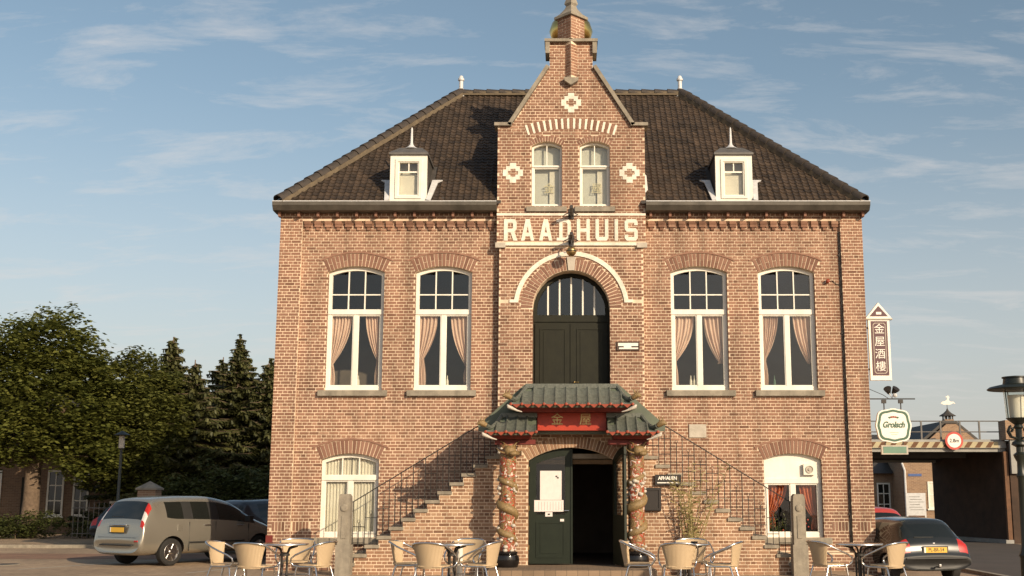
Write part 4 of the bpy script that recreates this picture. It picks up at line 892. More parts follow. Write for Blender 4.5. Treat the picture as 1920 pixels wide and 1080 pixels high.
sheet('menu_sheet', 'wide white menu sheet below the tall notice on the door', -0.78, -0.17, 1.28, 1.515, yp, [(0.03 + 0.06 * k, 0.034 + 0.06 * k, 0.03, 0.2) for k in range(1, 10)])
sheet('opening_hours_card', 'small white card with a dark emblem under the menu', -0.55, -0.40, 1.18, 1.27, yp, [(0.05, 0.10, 0.03, 0.06)], 'card')
sheet('door_sticker', 'tiny white sticker by the door meeting edge', -0.24, -0.16, 1.08, 1.13, yp, (), 'sticker')
# corridor seen through the open half
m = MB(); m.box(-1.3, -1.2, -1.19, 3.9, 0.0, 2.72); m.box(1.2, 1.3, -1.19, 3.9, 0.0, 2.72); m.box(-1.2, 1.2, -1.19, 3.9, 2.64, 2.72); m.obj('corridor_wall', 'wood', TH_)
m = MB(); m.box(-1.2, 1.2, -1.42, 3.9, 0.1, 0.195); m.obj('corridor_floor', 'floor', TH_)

# ================================================================= chinese portal
PT = thing('pagoda_portal', 'green tiled pagoda canopy with red signboard on two dragon columns', 'portal', (0, -0.1, 0.0))
m = MB(); m.prism([(-0.98, 3.88), (0.98, 3.88), (1.93, 3.04), (1.93, 2.93), (1.5, 2.86), (-1.5, 2.86), (-1.93, 2.93), (-1.93, 3.04)], -1.80, -1.66); m.obj('back_board', 'green_board', PT)
def canopy(rx0, rx1, ex0, ex1, yr, zr, ye, ze, ncol, name):
    """one tiled slope: ridge rx0..rx1 at (yr,zr), eave ex0..ex1 at (ye,ze)"""
    root = bpy.data.objects.new(name, None); COL.objects.link(root); root.parent = PT
    def S(u, v, lift=0.0):      # u along width, v from ridge to eave; slightly hollow
        x = (rx0 + (rx1 - rx0) * u) * (1 - v) + (ex0 + (ex1 - ex0) * u) * v
        z = zr + (ze - zr) * (v + 0.16 * v * (1 - v) * 2); y = yr + (ye - yr) * v
        return (x, y - lift * 0.5, z + lift)
    NV = 6; NU = 12; vs = [S(i / NU, j / NV) for j in range(NV + 1) for i in range(NU + 1)]; k = NU + 1
    vs += [(x, y + 0.02, z - 0.05) for x, y, z in vs]; o2 = (NV + 1) * k
    fs = [(j * k + i, (j + 1) * k + i, (j + 1) * k + i + 1, j * k + i + 1) for j in range(NV) for i in range(NU)]
    fs += [(NV * k + i, o2 + NV * k + i, o2 + NV * k + i + 1, NV * k + i + 1) for i in range(NU)]
    fs += [(j * k, o2 + j * k, o2 + (j + 1) * k, (j + 1) * k) for j in range(NV)] + [(j * k + NU, (j + 1) * k + NU, o2 + (j + 1) * k + NU, o2 + j * k + NU) for j in range(NV)]
    m = MB(); m.add(vs, fs); m.obj('deck', 'green_board', root)
    emin, emax = min(ex0, ex1), max(ex0, ex1); cw = (emax - emin) / ncol
    def at(x, v, lift):          # straight vertical column at x, clipped by the hip
        z = zr + (ze - zr) * (v + 0.16 * v * (1 - v) * 2); y = yr + (ye - yr) * v; return (x, y - lift * 0.5, z + lift)
    def vstart(x):
        for q in range(41):
            v = q / 40; a = rx0 * (1 - v) + ex0 * v; b = rx1 * (1 - v) + ex1 * v
            if min(a, b) - 0.001 <= x <= max(a, b) + 0.001: return v
        return 1.0
    for c in range(ncol):
        xa, xb = emin + cw * c, emin + cw * (c + 1); xm = (xa + xb) / 2
        v0 = max(vstart(xa + 0.01), vstart(xb - 0.01)); v0 = min(v0, 0.9)
        m = MB(); n = 5; k2 = 5; vs = []
        for j in range(n + 1):
            v = v0 + (1.02 - v0) * j / n
            for i in range(k2):
                u = i / (k2 - 1); vs.append(at(xa + 0.012 + (cw - 0.024) * u, v, 0.012 + 0.018 * abs(2 * u - 1) ** 2 + 0.006 * (j % 2)))
        fs = [(j * k2 + i, (j + 1) * k2 + i, (j + 1) * k2 + i + 1, j * k2 + i + 1) for j in range(n) for i in range(k2 - 1)]
        m.add(vs, fs); o_ = m.obj('glazed_tile', 'green_tile', root); md = o_.modifiers.new('t', 'SOLIDIFY'); md.thickness = 0.012
        if c:
            v1 = min(0.9, vstart(xa)); m = MB(); m.tube([at(xa, v1 + (1.04 - v1) * j / 5, 0.03) for j in range(6)], 0.021, 6); m.obj('tile_rib', 'green_tile', root, 50)
    for c in range(ncol + 1):    # round end caps and hanging drips along the eave
        xa = emin + cw * c; p = at(xa, 1.03, 0.02)
        m = MB(); m.lathe([(0.030, 0), (0.030, 0.03), (0.015, 0.035)], n=10, mat=Matrix.Translation(p) @ Matrix.Rotation(PI / 2, 4, 'X')); m.obj('end_cap', 'orange', root, 40)
        if c < ncol:
            xm = xa + cw / 2; m = MB(); z = p[2] - 0.0; m.prism([(xa + 0.02, z), (xa + cw - 0.02, z), (xm + 0.03, z - 0.05), (xm, z - 0.075), (xm - 0.03, z - 0.05)], p[1] - 0.01, p[1] + 0.01); m.obj('drip_tile', 'orange', root)
    # ridge cap
    m = MB(); a, b = sorted((rx0, rx1)); m.box(a - 0.02, b + 0.02, yr - 0.055, yr + 0.06, zr - 0.015, zr + 0.075); m.obj('ridge_cap', 'green_tile', root)
    # underside fascia
    m = MB(); a, b = emin + 0.1, emax - 0.1; m.add([(a, ye + 0.06, ze - 0.02), (b, ye + 0.06, ze - 0.02), (b, -1.81, ze - 0.02), (a, -1.81, ze - 0.02), (a + 0.04, ye + 0.16, ze - 0.12), (b - 0.04, ye + 0.16, ze - 0.12), (b - 0.04, -1.81, ze - 0.12), (a + 0.04, -1.81, ze - 0.12)],
          [(0, 1, 5, 4), (1, 2, 6, 5), (3, 0, 4, 7), (7, 4, 5, 6), (0, 3, 2, 1)]); m.obj('eave_board', 'red_dark', root)
    return root
canopy(-0.93, 0.93, -1.22, 1.22, -2.0, 3.80, -2.6, 3.40, 11, 'upper_roof')
rt_ = [canopy(-1.42, -0.73, -1.72, -0.71, -2.0, 3.20, -2.55, 2.85, 5, 'lower_roof'), canopy(0.73, 1.42, 0.71, 1.72, -2.0, 3.20, -2.55, 2.85, 5, 'lower_roof')]
def hip_part(s, rx, ex, yr, zr, ye, ze):      # curled hip ridge with a dragon head and a white fish below it
    p0 = Vector((s * rx, yr, zr + 0.03)); p1 = Vector((s * ex, ye, ze + 0.04))
    pts = [p0.lerp(p1, t) + Vector((0, 0, -0.05 * math.sin(PI * t) + (0.10 * max(0, t - 0.7) / 0.3))) for t in [i / 8 for i in range(9)]]
    m = MB(); m.tube(pts, [0.05, 0.045, 0.045, 0.045, 0.045, 0.045, 0.045, 0.05, 0.055], 7); m.obj('hip_ridge', 'green_tile', PT, 50)
    # side plane of the hip
    m = MB(); a = Vector((s * rx, yr, zr)); b = Vector((s * ex, ye, ze)); c = Vector((s * (ex + 0.10), -1.7, ze + 0.03)); d = Vector((s * (rx + 0.03), -1.7, zr))
    m.add([a, b, c, d, a - Vector((0, 0, .05)), b - Vector((0, 0, .05)), c - Vector((0, 0, .05)), d - Vector((0, 0, .05))], [(0, 1, 2, 3) if s > 0 else (3, 2, 1, 0), (0, 4, 5, 1), (1, 5, 6, 2), (2, 6, 7, 3), (7, 6, 5, 4)]); m.obj('hip_side', 'green_board', PT)
    e = pts[-1]; m = MB(); m.tube([e, e + Vector((s * 0.06, -0.03, 0.04)), e + Vector((s * 0.12, -0.06, 0.05)), e + Vector((s * 0.17, -0.07, 0.03))], [0.05, 0.065, 0.05, 0.02], 8)
    m.tube([e + Vector((s * 0.05, 0, 0.08)), e + Vector((s * 0.03, 0, 0.15)), e + Vector((s * 0.0, 0, 0.19))], [0.02, 0.014, 0.004], 6); m.tube([e + Vector((s * 0.09, -0.02, 0.09)), e + Vector((s * 0.10, -0.02, 0.15)), e + Vector((s * 0.08, -0.02, 0.18))], [0.02, 0.012, 0.004], 6)
    m.obj('dragon_head', 'dragon', PT, 60)
    f = Vector((s * (ex - 0.02), ye - 0.02, ze - 0.07)); m = MB()
    m.tube([f + Vector((-s * 0.20, 0.02, -0.07)), f + Vector((-s * 0.10, 0, -0.045)), f, f + Vector((s * 0.07, -0.02, 0.03)), f + Vector((s * 0.09, -0.02, 0.07))], [0.010, 0.02, 0.036, 0.04, 0.016], 8); m.obj('fish_figure', 'figure', PT, 60)
for s in (-1, 1): hip_part(s, 0.93, 1.22, -2.0, 3.80, -2.6, 3.40); hip_part(s, 1.42, 1.72, -2.0, 3.20, -2.55, 2.85)
m = MB(); m.box(-0.715, 0.715, -1.92, -1.805, 2.92, 3.36); sb = m.obj('signboard', 'red', PT)
m = MB(); m.box(-0.70, 0.70, -1.95, -1.922, 2.925, 2.985); m.obj('board_moulding', 'red', sb)
for s in (-1, 1): a, b = sorted((s * 0.66, s * 0.70)); m = MB(); m.box(a, b, -1.945, -1.921, 2.99, 3.3); m.obj('board_moulding', 'red', sb)
for ch, x in (('金', -0.30), ('屋', 0.28)): text_mesh(ch, 0.26, 'brass', sb, (x, -1.928, 3.14), 0.01, name='glyph', bold=0.0)
for s in (-1, 1):
    m = MB(); a, b = sorted((s * 0.74, s * 1.56)); m.box(a, b, -2.22, -1.805, 2.63, 2.725); m.obj('column_beam', 'red_dark', PT)  # darker red on the beam stands in for the eave's shadow
    x = s * 1.30; y = -2.12
    c = MB(); c.lathe([(0.165, 0.5), (0.165, 2.63)], c=(x, y, 0), n=20); cl = c.obj('column', 'carved', PT, 40)
    c = MB(); c.lathe([(0.21, 0.2), (0.225, 0.22), (0.245, 0.28), (0.25, 0.36), (0.235, 0.43), (0.20, 0.455), (0.215, 0.47), (0.215, 0.50), (0.18, 0.52)], c=(x, y, 0), n=24); c.obj('column_base', 'black', cl, 40)
    c = MB(); c.lathe([(0.19, 0.521), (0.2, 0.55), (0.19, 0.6), (0.17, 0.62)], c=(x, y, 0), n=20)
    pts = []; rs_ = []
    for i in range(130):
        t = i / 129; a = s * (t * 2 * PI * 3.6) + 1.0; pts.append((x + 0.14 * math.cos(a), y + 0.14 * math.sin(a), 0.62 + 1.85 * t + 0.03 * math.sin(t * 23))); rs_.append(0.035 + 0.06 * math.sin(PI * min(1, t * 1.1 + 0.08)))
    c2 = MB(); c2.tube(pts, rs_, 9); dg_ = c2.obj('dragon_body', 'dragon', cl, 60)
    hd = MB(); hx_, hz = x + 0.05, 2.50; hd.ball((hx_, y - 0.17, hz), 0.13, 0.12, 0.11, 12, 8); hd.ball((hx_ + 0.07, y - 0.25, hz - 0.06), 0.09, 0.09, 0.05, 10, 6)
    for q in (-1, 1):
        hd.tube([(hx_ + q * 0.07, y - 0.15, hz + 0.08), (hx_ + q * 0.13, y - 0.12, hz + 0.16), (hx_ + q * 0.20, y - 0.12, hz + 0.20)], [0.022, 0.016, 0.005], 6)
        hd.tube([(hx_ + q * 0.1, y - 0.24, hz - 0.05), (hx_ + q * 0.2, y - 0.27, hz - 0.02), (hx_ + q * 0.27, y - 0.26, hz + 0.05)], [0.016, 0.01, 0.003], 5)
    for q in range(12):
        a = rnd.uniform(0, 6.28); hd.tube([(hx_ + 0.1 * math.cos(a), y - 0.1, hz + 0.1 * math.sin(a)), (hx_ + 0.22 * math.cos(a), y - 0.06, hz + 0.20 * math.sin(a))], [0.025, 0.003], 5)
    hd.obj('dragon_head', 'dragon', cl, 60)
    wh = MB()
    for z, k in ((0.58, 14), (0.75, 8), (0.95, 7), (1.25, 2), (1.55, 5), (1.70, 12), (1.86, 9), (2.0, 5), (2.45, 4)):
        for j in range(k):
            a = rnd.uniform(0, 2 * PI); r = rnd.uniform(0.025, 0.055); wh.ball((x + 0.175 * math.cos(a), y + 0.175 * math.sin(a), z + rnd.gauss(0, 0.045)), r, r, r * 0.75, 8, 5)
    wh.obj('cloud_scrolls', 'figure', cl, 60)['kind'] = 'stuff'

# ================================================================= things fixed to the front
t = thing('name_plaque', 'narrow plaque with pale lettering panels framed in dark wood beside the arched door', 'plaque', (1.27, YB - 0.008, 4.80))
m = MB(); m.prism([(-0.255, 0), (0.255, 0), (0.255, 0.20), (-0.255, 0.20)], -0.035, 0, [[(-0.23, 0.025), (0.23, 0.025), (0.23, 0.175), (-0.23, 0.175)]]); m.obj('frame', 'wood', t)
m = MB(); m.box(-0.228, 0.228, -0.018, -0.001, 0.027, 0.173); m.obj('panel', 'black_matt', t)
m = MB(); m.box(-0.225, 0.225, -0.024, -0.019, 0.098, 0.168); m.box(-0.205, 0.225, -0.024, -0.019, 0.03, 0.066); m.box(-0.10, 0.07, -0.026, -0.019, 0.05, 0.12); m.obj('lettering', 'sign_white', t)
t = thing('takeaway_sign', 'black sign lettered AFHALEN in white with an arrow bar below', 'sign', (2.0, YS - 0.06, 1.82))
m = MB(); m.box(-0.27, 0.27, -0.02, 0.01, 0, 0.215); m.obj('board', 'black_matt', t)
m = MB(); m.tube([(-0.1, 0.01, 0.1), (-0.1, 0.05, 0.1)], 0.012, 6); m.tube([(0.1, 0.01, 0.1), (0.1, 0.05, 0.1)], 0.012, 6); m.obj('bracket', 'iron', t)
text_mesh('AFHALEN', 0.098, 'sign_white', t, (-0.01, -0.022, 0.143), 0.002, bold=0.004, sx=0.92)
m = MB(); m.box(-0.225, 0.235, -0.0225, -0.0205, 0.04, 0.062); m.obj('underline', 'sign_white', t)
t = thing('menu_box', 'black square menu box hung on the stair wall under the AFHALEN sign', 'menu box', (1.66, YS - 0.011, 1.30))
m = MB(); m.box(-0.19, 0.19, -0.09, 0, 0, 0.47); m.obj('case', 'black_matt', t)
m = MB(); m.prism([(-0.175, 0.015), (0.175, 0.015), (0.175, 0.455), (-0.175, 0.455)], -0.105, -0.091, [[(-0.14, 0.05), (0.14, 0.05), (0.14, 0.42), (-0.14, 0.42)]]); m.obj('door_frame', 'black_matt', t)
m = MB(); m.ball((-0.12, -0.108, 0.24), 0.018, n=8, m=6); m.obj('knob', 'alu', t)
t = thing('extractor_fan', 'square white extractor fan set in the white window panel', 'fan', (5.27, 0.073, 2.17))
m = MB(); m.box(-0.13, 0.13, -0.06, 0, -0.11, 0.13); m.obj('housing', 'cream', t)
m = MB(); m.lathe([(0.085, 0), (0.085, 0.02), (0.07, 0.02), (0.07, 0.004), (0.03, 0.004), (0.03, 0.024), (0.005, 0.026)], n=20, mat=Matrix.Translation((0, -0.061, 0.01)) @ Matrix.Rotation(PI / 2, 4, 'X')); m.obj('grille', 'stone_pale', t, 40)
t = thing('entrance_lantern', 'round glass lantern hung from an iron arm at the white arch crown', 'lantern', (0.0, -0.23, 7.0))
m = MB(); m.tube([(0, 0.0, 0.22), (0, -0.3, 0.27), (0, -0.38, 0.22), (0, -0.38, 0.10)], 0.016, 6); m.tube([(0, 0.0, 0.06), (0, -0.2, 0.12), (0, -0.3, 0.26)], 0.01, 6); m.obj('arm', 'iron', t)
m = MB(); m.ball((0, -0.38, -0.02), 0.115, n=16, m=10); m.obj('globe', 'brass', t, 60)
m = MB(); m.lathe([(0.12, -0.01), (0.125, 0.0), (0.12, 0.012)], c=(0, -0.38, -0.02), n=20); m.lathe([(0.06, 0.1), (0.05, 0.14), (0.015, 0.17)], c=(0, -0.38, -0.02), n=10); m.obj('mount', 'iron', t)
for z, L_ in ((7.90, 0.55), (7.30, 0.5)):
    lab = 'iron flagpole socket projecting between the gable windows' if z > 7.5 else 'iron flagpole socket projecting below the white letters'
    t = thing('flagpole_holder', lab, 'flag bracket', (0.0, YU - 0.01, z))
    m = MB(); m.box(-0.06, 0.06, -0.02, 0, -0.1, 0.14); m.obj('wall_plate', 'iron', t)
    m = MB(); m.tube([(0, -0.01, -0.02), (0, -L_, 0.06)], 0.04, 10); m.obj('socket', 'iron', t, 40)
    m = MB(); m.tube([(-0.15, -0.03, 0.0), (0.0, -0.22, 0.02), (0.15, -0.03, 0.0)], 0.012, 6); m.tube([(0, -0.01, -0.09), (0, -0.3, 0.0)], 0.012, 6); m.obj('stay', 'iron', t)
t = thing('alarm_beacon', 'small orange alarm beacon with trailing cable high on the brick panel', 'beacon', (5.82, -0.01, 6.40))
m = MB(); m.box(-0.05, 0.05, -0.03, 0, -0.03, 0.03); m.obj('base', 'cream', t)
m = MB(); m.lathe([(0.045, 0), (0.045, 0.06), (0.02, 0.085)], n=12, mat=Matrix.Translation((0, -0.03, 0)) @ Matrix.Rotation(PI / 2, 4, 'X')); m.obj('lens', 'orange', t, 40)
m = MB(); m.tube([(0.05, -0.01, 0), (0.12, -0.012, 0.02), (0.2, -0.012, -0.06), (0.30, -0.012, -0.08)], 0.008, 5); m.obj('cable', 'iron', t)
t = thing('downpipe', 'dark cast iron downpipe running down the brick corner beside the black car', 'downpipe', (6.12, 0, 0))
m = MB(); m.tube([(0, -0.03, 0.42), (0, -0.03, 7.55)], 0.015, 10); m.obj('pipe', 'iron', t, 40)
for z in (1.2, 3.2, 5.2, 7.0): m = MB(); m.box(-0.028, 0.028, -0.042, -0.01, z, z + 0.03); m.obj('pipe_clip', 'iron', t)

# chinese blade sign
t = thing('chinese_blade_sign', 'plum coloured upright sign with white Chinese characters and a pointed top', 'sign', (7.02, 0.30, 4.18))
m = MB(); m.box(-0.24, 0.24, -0.05, 0.05, 0.0, 1.40); m.obj('case', 'sign_white', t)
m = MB(); m.box(-0.185, 0.185, -0.058, -0.051, 0.11, 1.35); pn = m.obj('panel', 'sign_plum', t)
m = MB(); o_ = [(-0.145, 0.19), (-0.11, 0.15), (0.11, 0.15), (0.145, 0.19), (0.145, 1.27), (0.11, 1.31), (-0.11, 1.31), (-0.145, 1.27)]; m.prism(o_, -0.061, -0.0585, [[(x * 0.9, 0.73 + (z - 0.73) * 0.975) for x, z in o_]]); m.obj('border', 'stone_pale', pn)
for k, ch in enumerate('金屋酒樓'): text_mesh(ch, 0.245, 'sign_white', pn, (0, -0.062, 1.155 - 0.285 * k), 0.003, name='glyph')
m = MB(); m.prism([(-0.30, 1.41), (0.30, 1.41), (0.0, 1.78)], -0.07, 0.05); pdm = m.obj('pediment', 'sign_white', t)
m = MB(); m.prism([(-0.21, 1.46), (0.21, 1.46), (0.0, 1.70)], -0.076, -0.071); m.obj('pediment_panel', 'sign_plum', pdm)
m = MB(); m.box(-0.06, 0.06, -0.079, -0.0765, 1.50, 1.56); m.obj('badge', 'sign_white', pdm)
m = MB(); m.box(-0.31, 0.31, -0.08, 0.06, 1.385, 1.41); m.obj('ledge', 'stone_pale', t)
m = MB(); m.tube([(-0.24, 0, 0.25), (-0.38, 0, 0.25)], 0.02, 6); m.tube([(-0.24, 0, 1.2), (-0.38, 0, 1.2)], 0.02, 6); m.obj('wall_arm', 'iron', t)
# hanging brewery sign
t = thing('hanging_beer_sign', 'cream hanging sign lettered Grolsch with green border, teal panel beneath', 'sign', (7.28, 0.40, 2.5))
m = MB(); m.tube([(-0.64, 0, 1.27), (0.52, 0, 1.27)], 0.014, 6); m.tube([(-0.64, 0, 1.55), (-0.2, 0, 1.36), (-0.08, 0, 1.28)], 0.007, 5); m.obj('arm', 'iron', t)
for x in (-0.19, 0.19): m = MB(); m.box(x - 0.05, x + 0.05, -0.03, 0.03, 1.17, 1.25); m.tube([(x, 0, 1.2), (x, 0, 0.95)], 0.014, 6); m.obj('hanger', 'iron', t)
def grol(k): 
    r = 0.395 * k; pts = []
    for a in range(0, 360, 6):
        q = abs(((a + 45) % 90) - 45); c_ = math.cos(rad(a)); s_ = math.sin(rad(a))
        rr = r * (0.985 + 0.055 * math.cos(rad(4 * a)) * -1 + 0.03 * math.cos(rad(8 * a))); pts.append((rr * c_ * 1.03, 0.665 + rr * s_))
    return pts
m = MB(); m.prism(grol(1.03), -0.045, 0.045); bd = m.obj('board', 'sign_white', t)
m = MB(); m.prism(grol(0.95), -0.050, -0.046, [grol(0.82)]); m.obj('border', 'sign_green', bd)
m = MB(); m.prism(grol(0.81), -0.048, -0.0455); m.obj('face', 'sign_white', bd)
text_mesh('Grolsch', 0.185, 'sign_green', bd, (-0.01, -0.052, 0.68), 0.003, shear=0.3, bold=0.006, sx=0.84)
for k in range(5): 
    m = MB(); m.ball((-0.09 + 0.045 * k, -0.051, 0.845 + 0.015 * math.sin(k * PI / 4)), 0.03, 0.004, 0.022, 8, 5); m.obj('emblem', 'orange' if 0 < k < 4 else 'sign_green', bd)
m = MB(); m.box(-0.10, 0.10, -0.051, -0.0482, 0.50, 0.515); m.box(-0.07, 0.07, -0.051, -0.0482, 0.46, 0.472); m.obj('small_print', 'curtain', bd)
m = MB(); m.box(-0.30, 0.30, -0.035, 0.035, 0.02, 0.225); sp_ = m.obj('lower_panel', 'stone_pale', t)
m = MB(); m.box(-0.26, 0.26, -0.04, -0.036, 0.05, 0.195); m.obj('panel_face', 'sign_teal', sp_)
for x in (-0.2, 0.2): m = MB(); m.tube([(x, 0, 0.2), (x, 0, 0.33)], 0.012, 6); m.obj('hanger', 'iron', t)
fl = thing('twin_floodlight', 'pair of small floodlights perched on the hanging sign arm', 'floodlight', (7.28, 0.40, 3.785))
for x, r in ((-0.08, -0.5), (0.07, 0.5)):
    Mx = Matrix.Translation((x, 0, 0.17)) @ Matrix.Rotation(r, 4, 'Y'); m = MB(); m.lathe([(0.035, -0.08), (0.05, -0.04), (0.085, 0.05), (0.09, 0.07), (0.02, 0.07)], n=12, mat=Mx @ Matrix.Rotation(0.6, 4, 'X')); m.obj('lamp_head', 'iron' if x < 0 else 'black_matt', fl, 50)
m = MB(); m.tube([(-0.06, 0, 0.12), (0, 0, 0.0), (0.05, 0, 0.12)], 0.014, 6); m.ball((0.06, -0.05, 0.06), 0.05, n=8, m=6); m.obj('mount', 'lead_pale', fl)
# climbing dry reed plant in front of the stair wall
t = thing('potted_reed', 'straggly dry reed plant growing up the brick stair wall', 'plant', (2.45, -1.78, 0.0))
m = MB(); m.lathe([(0.13, 0), (0.18, 0.26), (0.19, 0.30), (0.16, 0.30), (0.13, 0.27)], n=14); m.obj('pot', 'rust', t, 40)
sm = MB(); lm = MB()
for k in range(17):
    a = rnd.gauss(0, 0.16); b = rnd.gauss(0, 0.08); H = rnd.uniform(0.9, 2.1); pts = []
    for i in range(7): u = i / 6; pts.append((rnd.gauss(0, 0.008) + 0.08 * math.cos(k) * (1 - u) + a * u * H, 0.06 * math.sin(k) + b * u - 0.0, 0.28 + H * u))
    sm.tube(pts, [0.009] * 3 + [0.007] * 2 + [0.005, 0.003], 5, rnd.random())
    for i in range(14):
        u = rnd.uniform(0.15, 1); j = int(u * 5.99); p = Vector(pts[j]).lerp(Vector(pts[j + 1]), u * 6 - j if j < 6 else 0); an = rnd.uniform(0, 6.28); L_ = rnd.uniform(0.08, 0.2); d = Vector((math.cos(an), 0.4 * math.sin(an), rnd.uniform(-0.3, 0.6))).normalized(); wv = d.cross(Vector((0.2, 1, 0.1))).normalized() * 0.012
        lm.add([p, p + d * L_ * 0.5 + wv, p + d * L_, p + d * L_ * 0.5 - wv], [(0, 1, 2, 3)], rnd.random())
sm.obj('stem', 'reed', t); lm.obj('leaves', 'reed', t)
# ================================================================= terrace furniture
def make_chair():
    t = thing('bistro_chair', 'x', 'chair')
    # woven seat
    n = 24; pts = [(0.225 * (abs(math.cos(2 * PI * i / n)) ** 0.6) * (1 if math.cos(2 * PI * i / n) >= 0 else -1), 0.215 * (abs(math.sin(2 * PI * i / n)) ** 0.6) * (1 if math.sin(2 * PI * i / n) >= 0 else -1)) for i in range(n)]
    m = MB(); m.prism(pts, 0.425, 0.445, axis='Z'); m.obj('seat', 'rattan', t)
    # woven curved back, wider at the top
    nu, nv = 14, 8; vs = []
    for lay_ in (0, 1):
        for j in range(nv + 1):
            v = j / nv; z = 0.40 + 0.345 * v; hw = 0.165 + 0.085 * v ** 1.3
            for i in range(nu + 1):
                u = -1 + 2 * i / nu; vs.append((hw * u, 0.20 + 0.07 * v - 0.10 * u * u * (0.6 + 0.4 * v) + lay_ * 0.010, z + 0.012 * (1 - u * u) * v))
    k = nu + 1; o2 = k * (nv + 1)
    fs = [(j * k + i, j * k + i + 1, (j + 1) * k + i + 1, (j + 1) * k + i) for j in range(nv) for i in range(nu)]
    fs += [(o2 + j * k + i, o2 + (j + 1) * k + i, o2 + (j + 1) * k + i + 1, o2 + j * k + i + 1) for j in range(nv) for i in range(nu)]
    fs += [(i, o2 + i, o2 + i + 1, i + 1) for i in range(nu)] + [(nv * k + i, nv * k + i + 1, o2 + nv * k + i + 1, o2 + nv * k + i) for i in range(nu)]
    fs += [(j * k, (j + 1) * k, o2 + (j + 1) * k, o2 + j * k) for j in range(nv)] + [(j * k + nu, o2 + j * k + nu, o2 + (j + 1) * k + nu, (j + 1) * k + nu) for j in range(nv)]
    m = MB(); m.add(vs, fs); bk = m.obj('backrest', 'rattan', t, 60)
    m = MB(); m.tube([(x_, 0.195 + 0.07 * 0 - 0.1 * 0.6, 0.40) if False else (s_ * (0.165 + 0.085 * (q / 6) ** 1.3), 0.20 + 0.07 * q / 6 - 0.10 * (0.6 + 0.4 * q / 6), 0.40 + 0.345 * q / 6) for s_, x_ in ((1, 0),) for q in range(7)], 0.008, 6); m.obj('edge_binding', 'rattan', bk, 60); m = MB()
    m.tube([(-(0.165 + 0.085 * (q / 6) ** 1.3), 0.20 + 0.07 * q / 6 - 0.10 * (0.6 + 0.4 * q / 6), 0.40 + 0.345 * q / 6) for q in range(7)], 0.008, 6); m.obj('edge_binding', 'rattan', bk, 60)
    # arm loop: seat level, front bend, sloping arm, round the back
    half = [(0.20, 0.14, 0.415), (0.235, -0.10, 0.415), (0.25, -0.20, 0.425), (0.27, -0.245, 0.47), (0.28, -0.235, 0.53), (0.285, -0.16, 0.58), (0.285, 0.0, 0.645), (0.278, 0.10, 0.69), (0.25, 0.19, 0.735), (0.18, 0.25, 0.757), (0.09, 0.275, 0.765)]
    full = half + [(0, 0.28, 0.767)] + [(-x, y, z) for x, y, z in reversed(half)]
    m = MB(); m.tube(full, 0.0135, 8); m.obj('arm_frame', 'alu', t, 60)
    for s_ in (-1, 1):
        m = MB(); m.tube([(s_ * 0.215, -0.14, 0.42), (s_ * 0.225, -0.17, 0.39), (s_ * 0.245, -0.22, 0.0)], 0.0125, 8); m.obj('leg', 'alu', t, 60)
        m = MB(); m.tube([(s_ * 0.195, 0.10, 0.42), (s_ * 0.205, 0.14, 0.39), (s_ * 0.245, 0.25, 0.0)], 0.0125, 8); m.obj('leg', 'alu', t, 60)
    for q4 in ([(-0.235, -0.19, 0.26), (0.235, -0.19, 0.26)], [(-0.22, 0.19, 0.22), (0.22, 0.19, 0.22)]): m = MB(); m.tube(q4, 0.008, 6); m.obj('stretcher', 'alu', t, 60)
    return t
def make_table():
    t = thing('bistro_table', 'x', 'table')
    m = MB(); m.lathe([(0.33, 0.705), (0.345, 0.708), (0.352, 0.718), (0.35, 0.73), (0.33, 0.732), (0.32, 0.728)], n=36); m.obj('table_top', 'alu', t, 35)
    m = MB()
    for k in range(4):
        a = PI / 4 + k * PI / 2; c_, s_ = math.cos(a), math.sin(a)
        m.tube([(0.24 * c_, 0.24 * s_, 0.70), (0.10 * c_, 0.10 * s_, 0.66), (0.055 * c_, 0.055 * s_, 0.58), (0.055 * c_, 0.055 * s_, 0.12), (0.12 * c_, 0.12 * s_, 0.06), (0.30 * c_, 0.30 * s_, 0.015)], 0.015, 7)
    m.lathe([(0.075, 0.55), (0.075, 0.58), (0.03, 0.60)], n=14); m.lathe([(0.075, 0.12), (0.075, 0.15), (0.03, 0.17)], n=14); m.obj('pedestal', 'iron', t, 50)
    return t
C0, T0 = make_chair(), make_table(); used = []
def put(root, x, y, rz, label, group):
    first = root.name not in used
    o = root if first else dup(root, (0, 0, 0), 0)
    used.append(root.name); o.location = (x, y, TZ); o.rotation_euler = (0, 0, rz); o['label'] = label; o['group'] = group; return o
CG, TG = 'woven bistro chairs on the terrace', 'round bistro tables on the terrace'
# chair front is local -y: rz 0 faces the camera, PI faces the building
TZ = 0.17
TAB = [(-4.32, -8.3, 'beside the silver car', [(-0.84, -0.1, PI / 2 - 0.2), (-0.30, -0.55, PI - 0.25), (0.02, 0.66, 0.12), (0.50, -0.20, -PI / 2 - 0.35)]),
       (-1.82, -8.3, 'before the dragon column', [(-0.66, 0.1, PI / 2 - 0.15), (-0.22, -0.52, PI - 0.30), (0.16, 0.66, -0.2), (0.46, -0.2, -PI / 2 - 0.3)]),
       (1.69, -8.3, 'below the reed plant', [(-0.72, 0.1, PI / 2 - 0.1), (-0.18, -0.56, PI - 0.05), (0.17, 0.66, 0.05), (0.52, -0.2, -PI / 2 - 0.3)]),
       (4.27, -8.3, 'beside the black hatchback', [(-0.46, 0.05, PI / 2 + 0.35), None, None, (0.30, -0.40, -PI / 2 - 0.85)])]
side_txt = ['woven chair backing towards the silver car, at the table %s', 'woven chair facing the town hall, at the table %s', 'woven chair with its back to the hall, at the table %s', 'woven chair backing towards the black hatchback, at the table %s']
m = MB(); m.box(-9.0, 5.8, -11.0, -6.6, 0.0, TZ); tag(m.obj('terrace', 'pavers'), None, None, kind='structure')
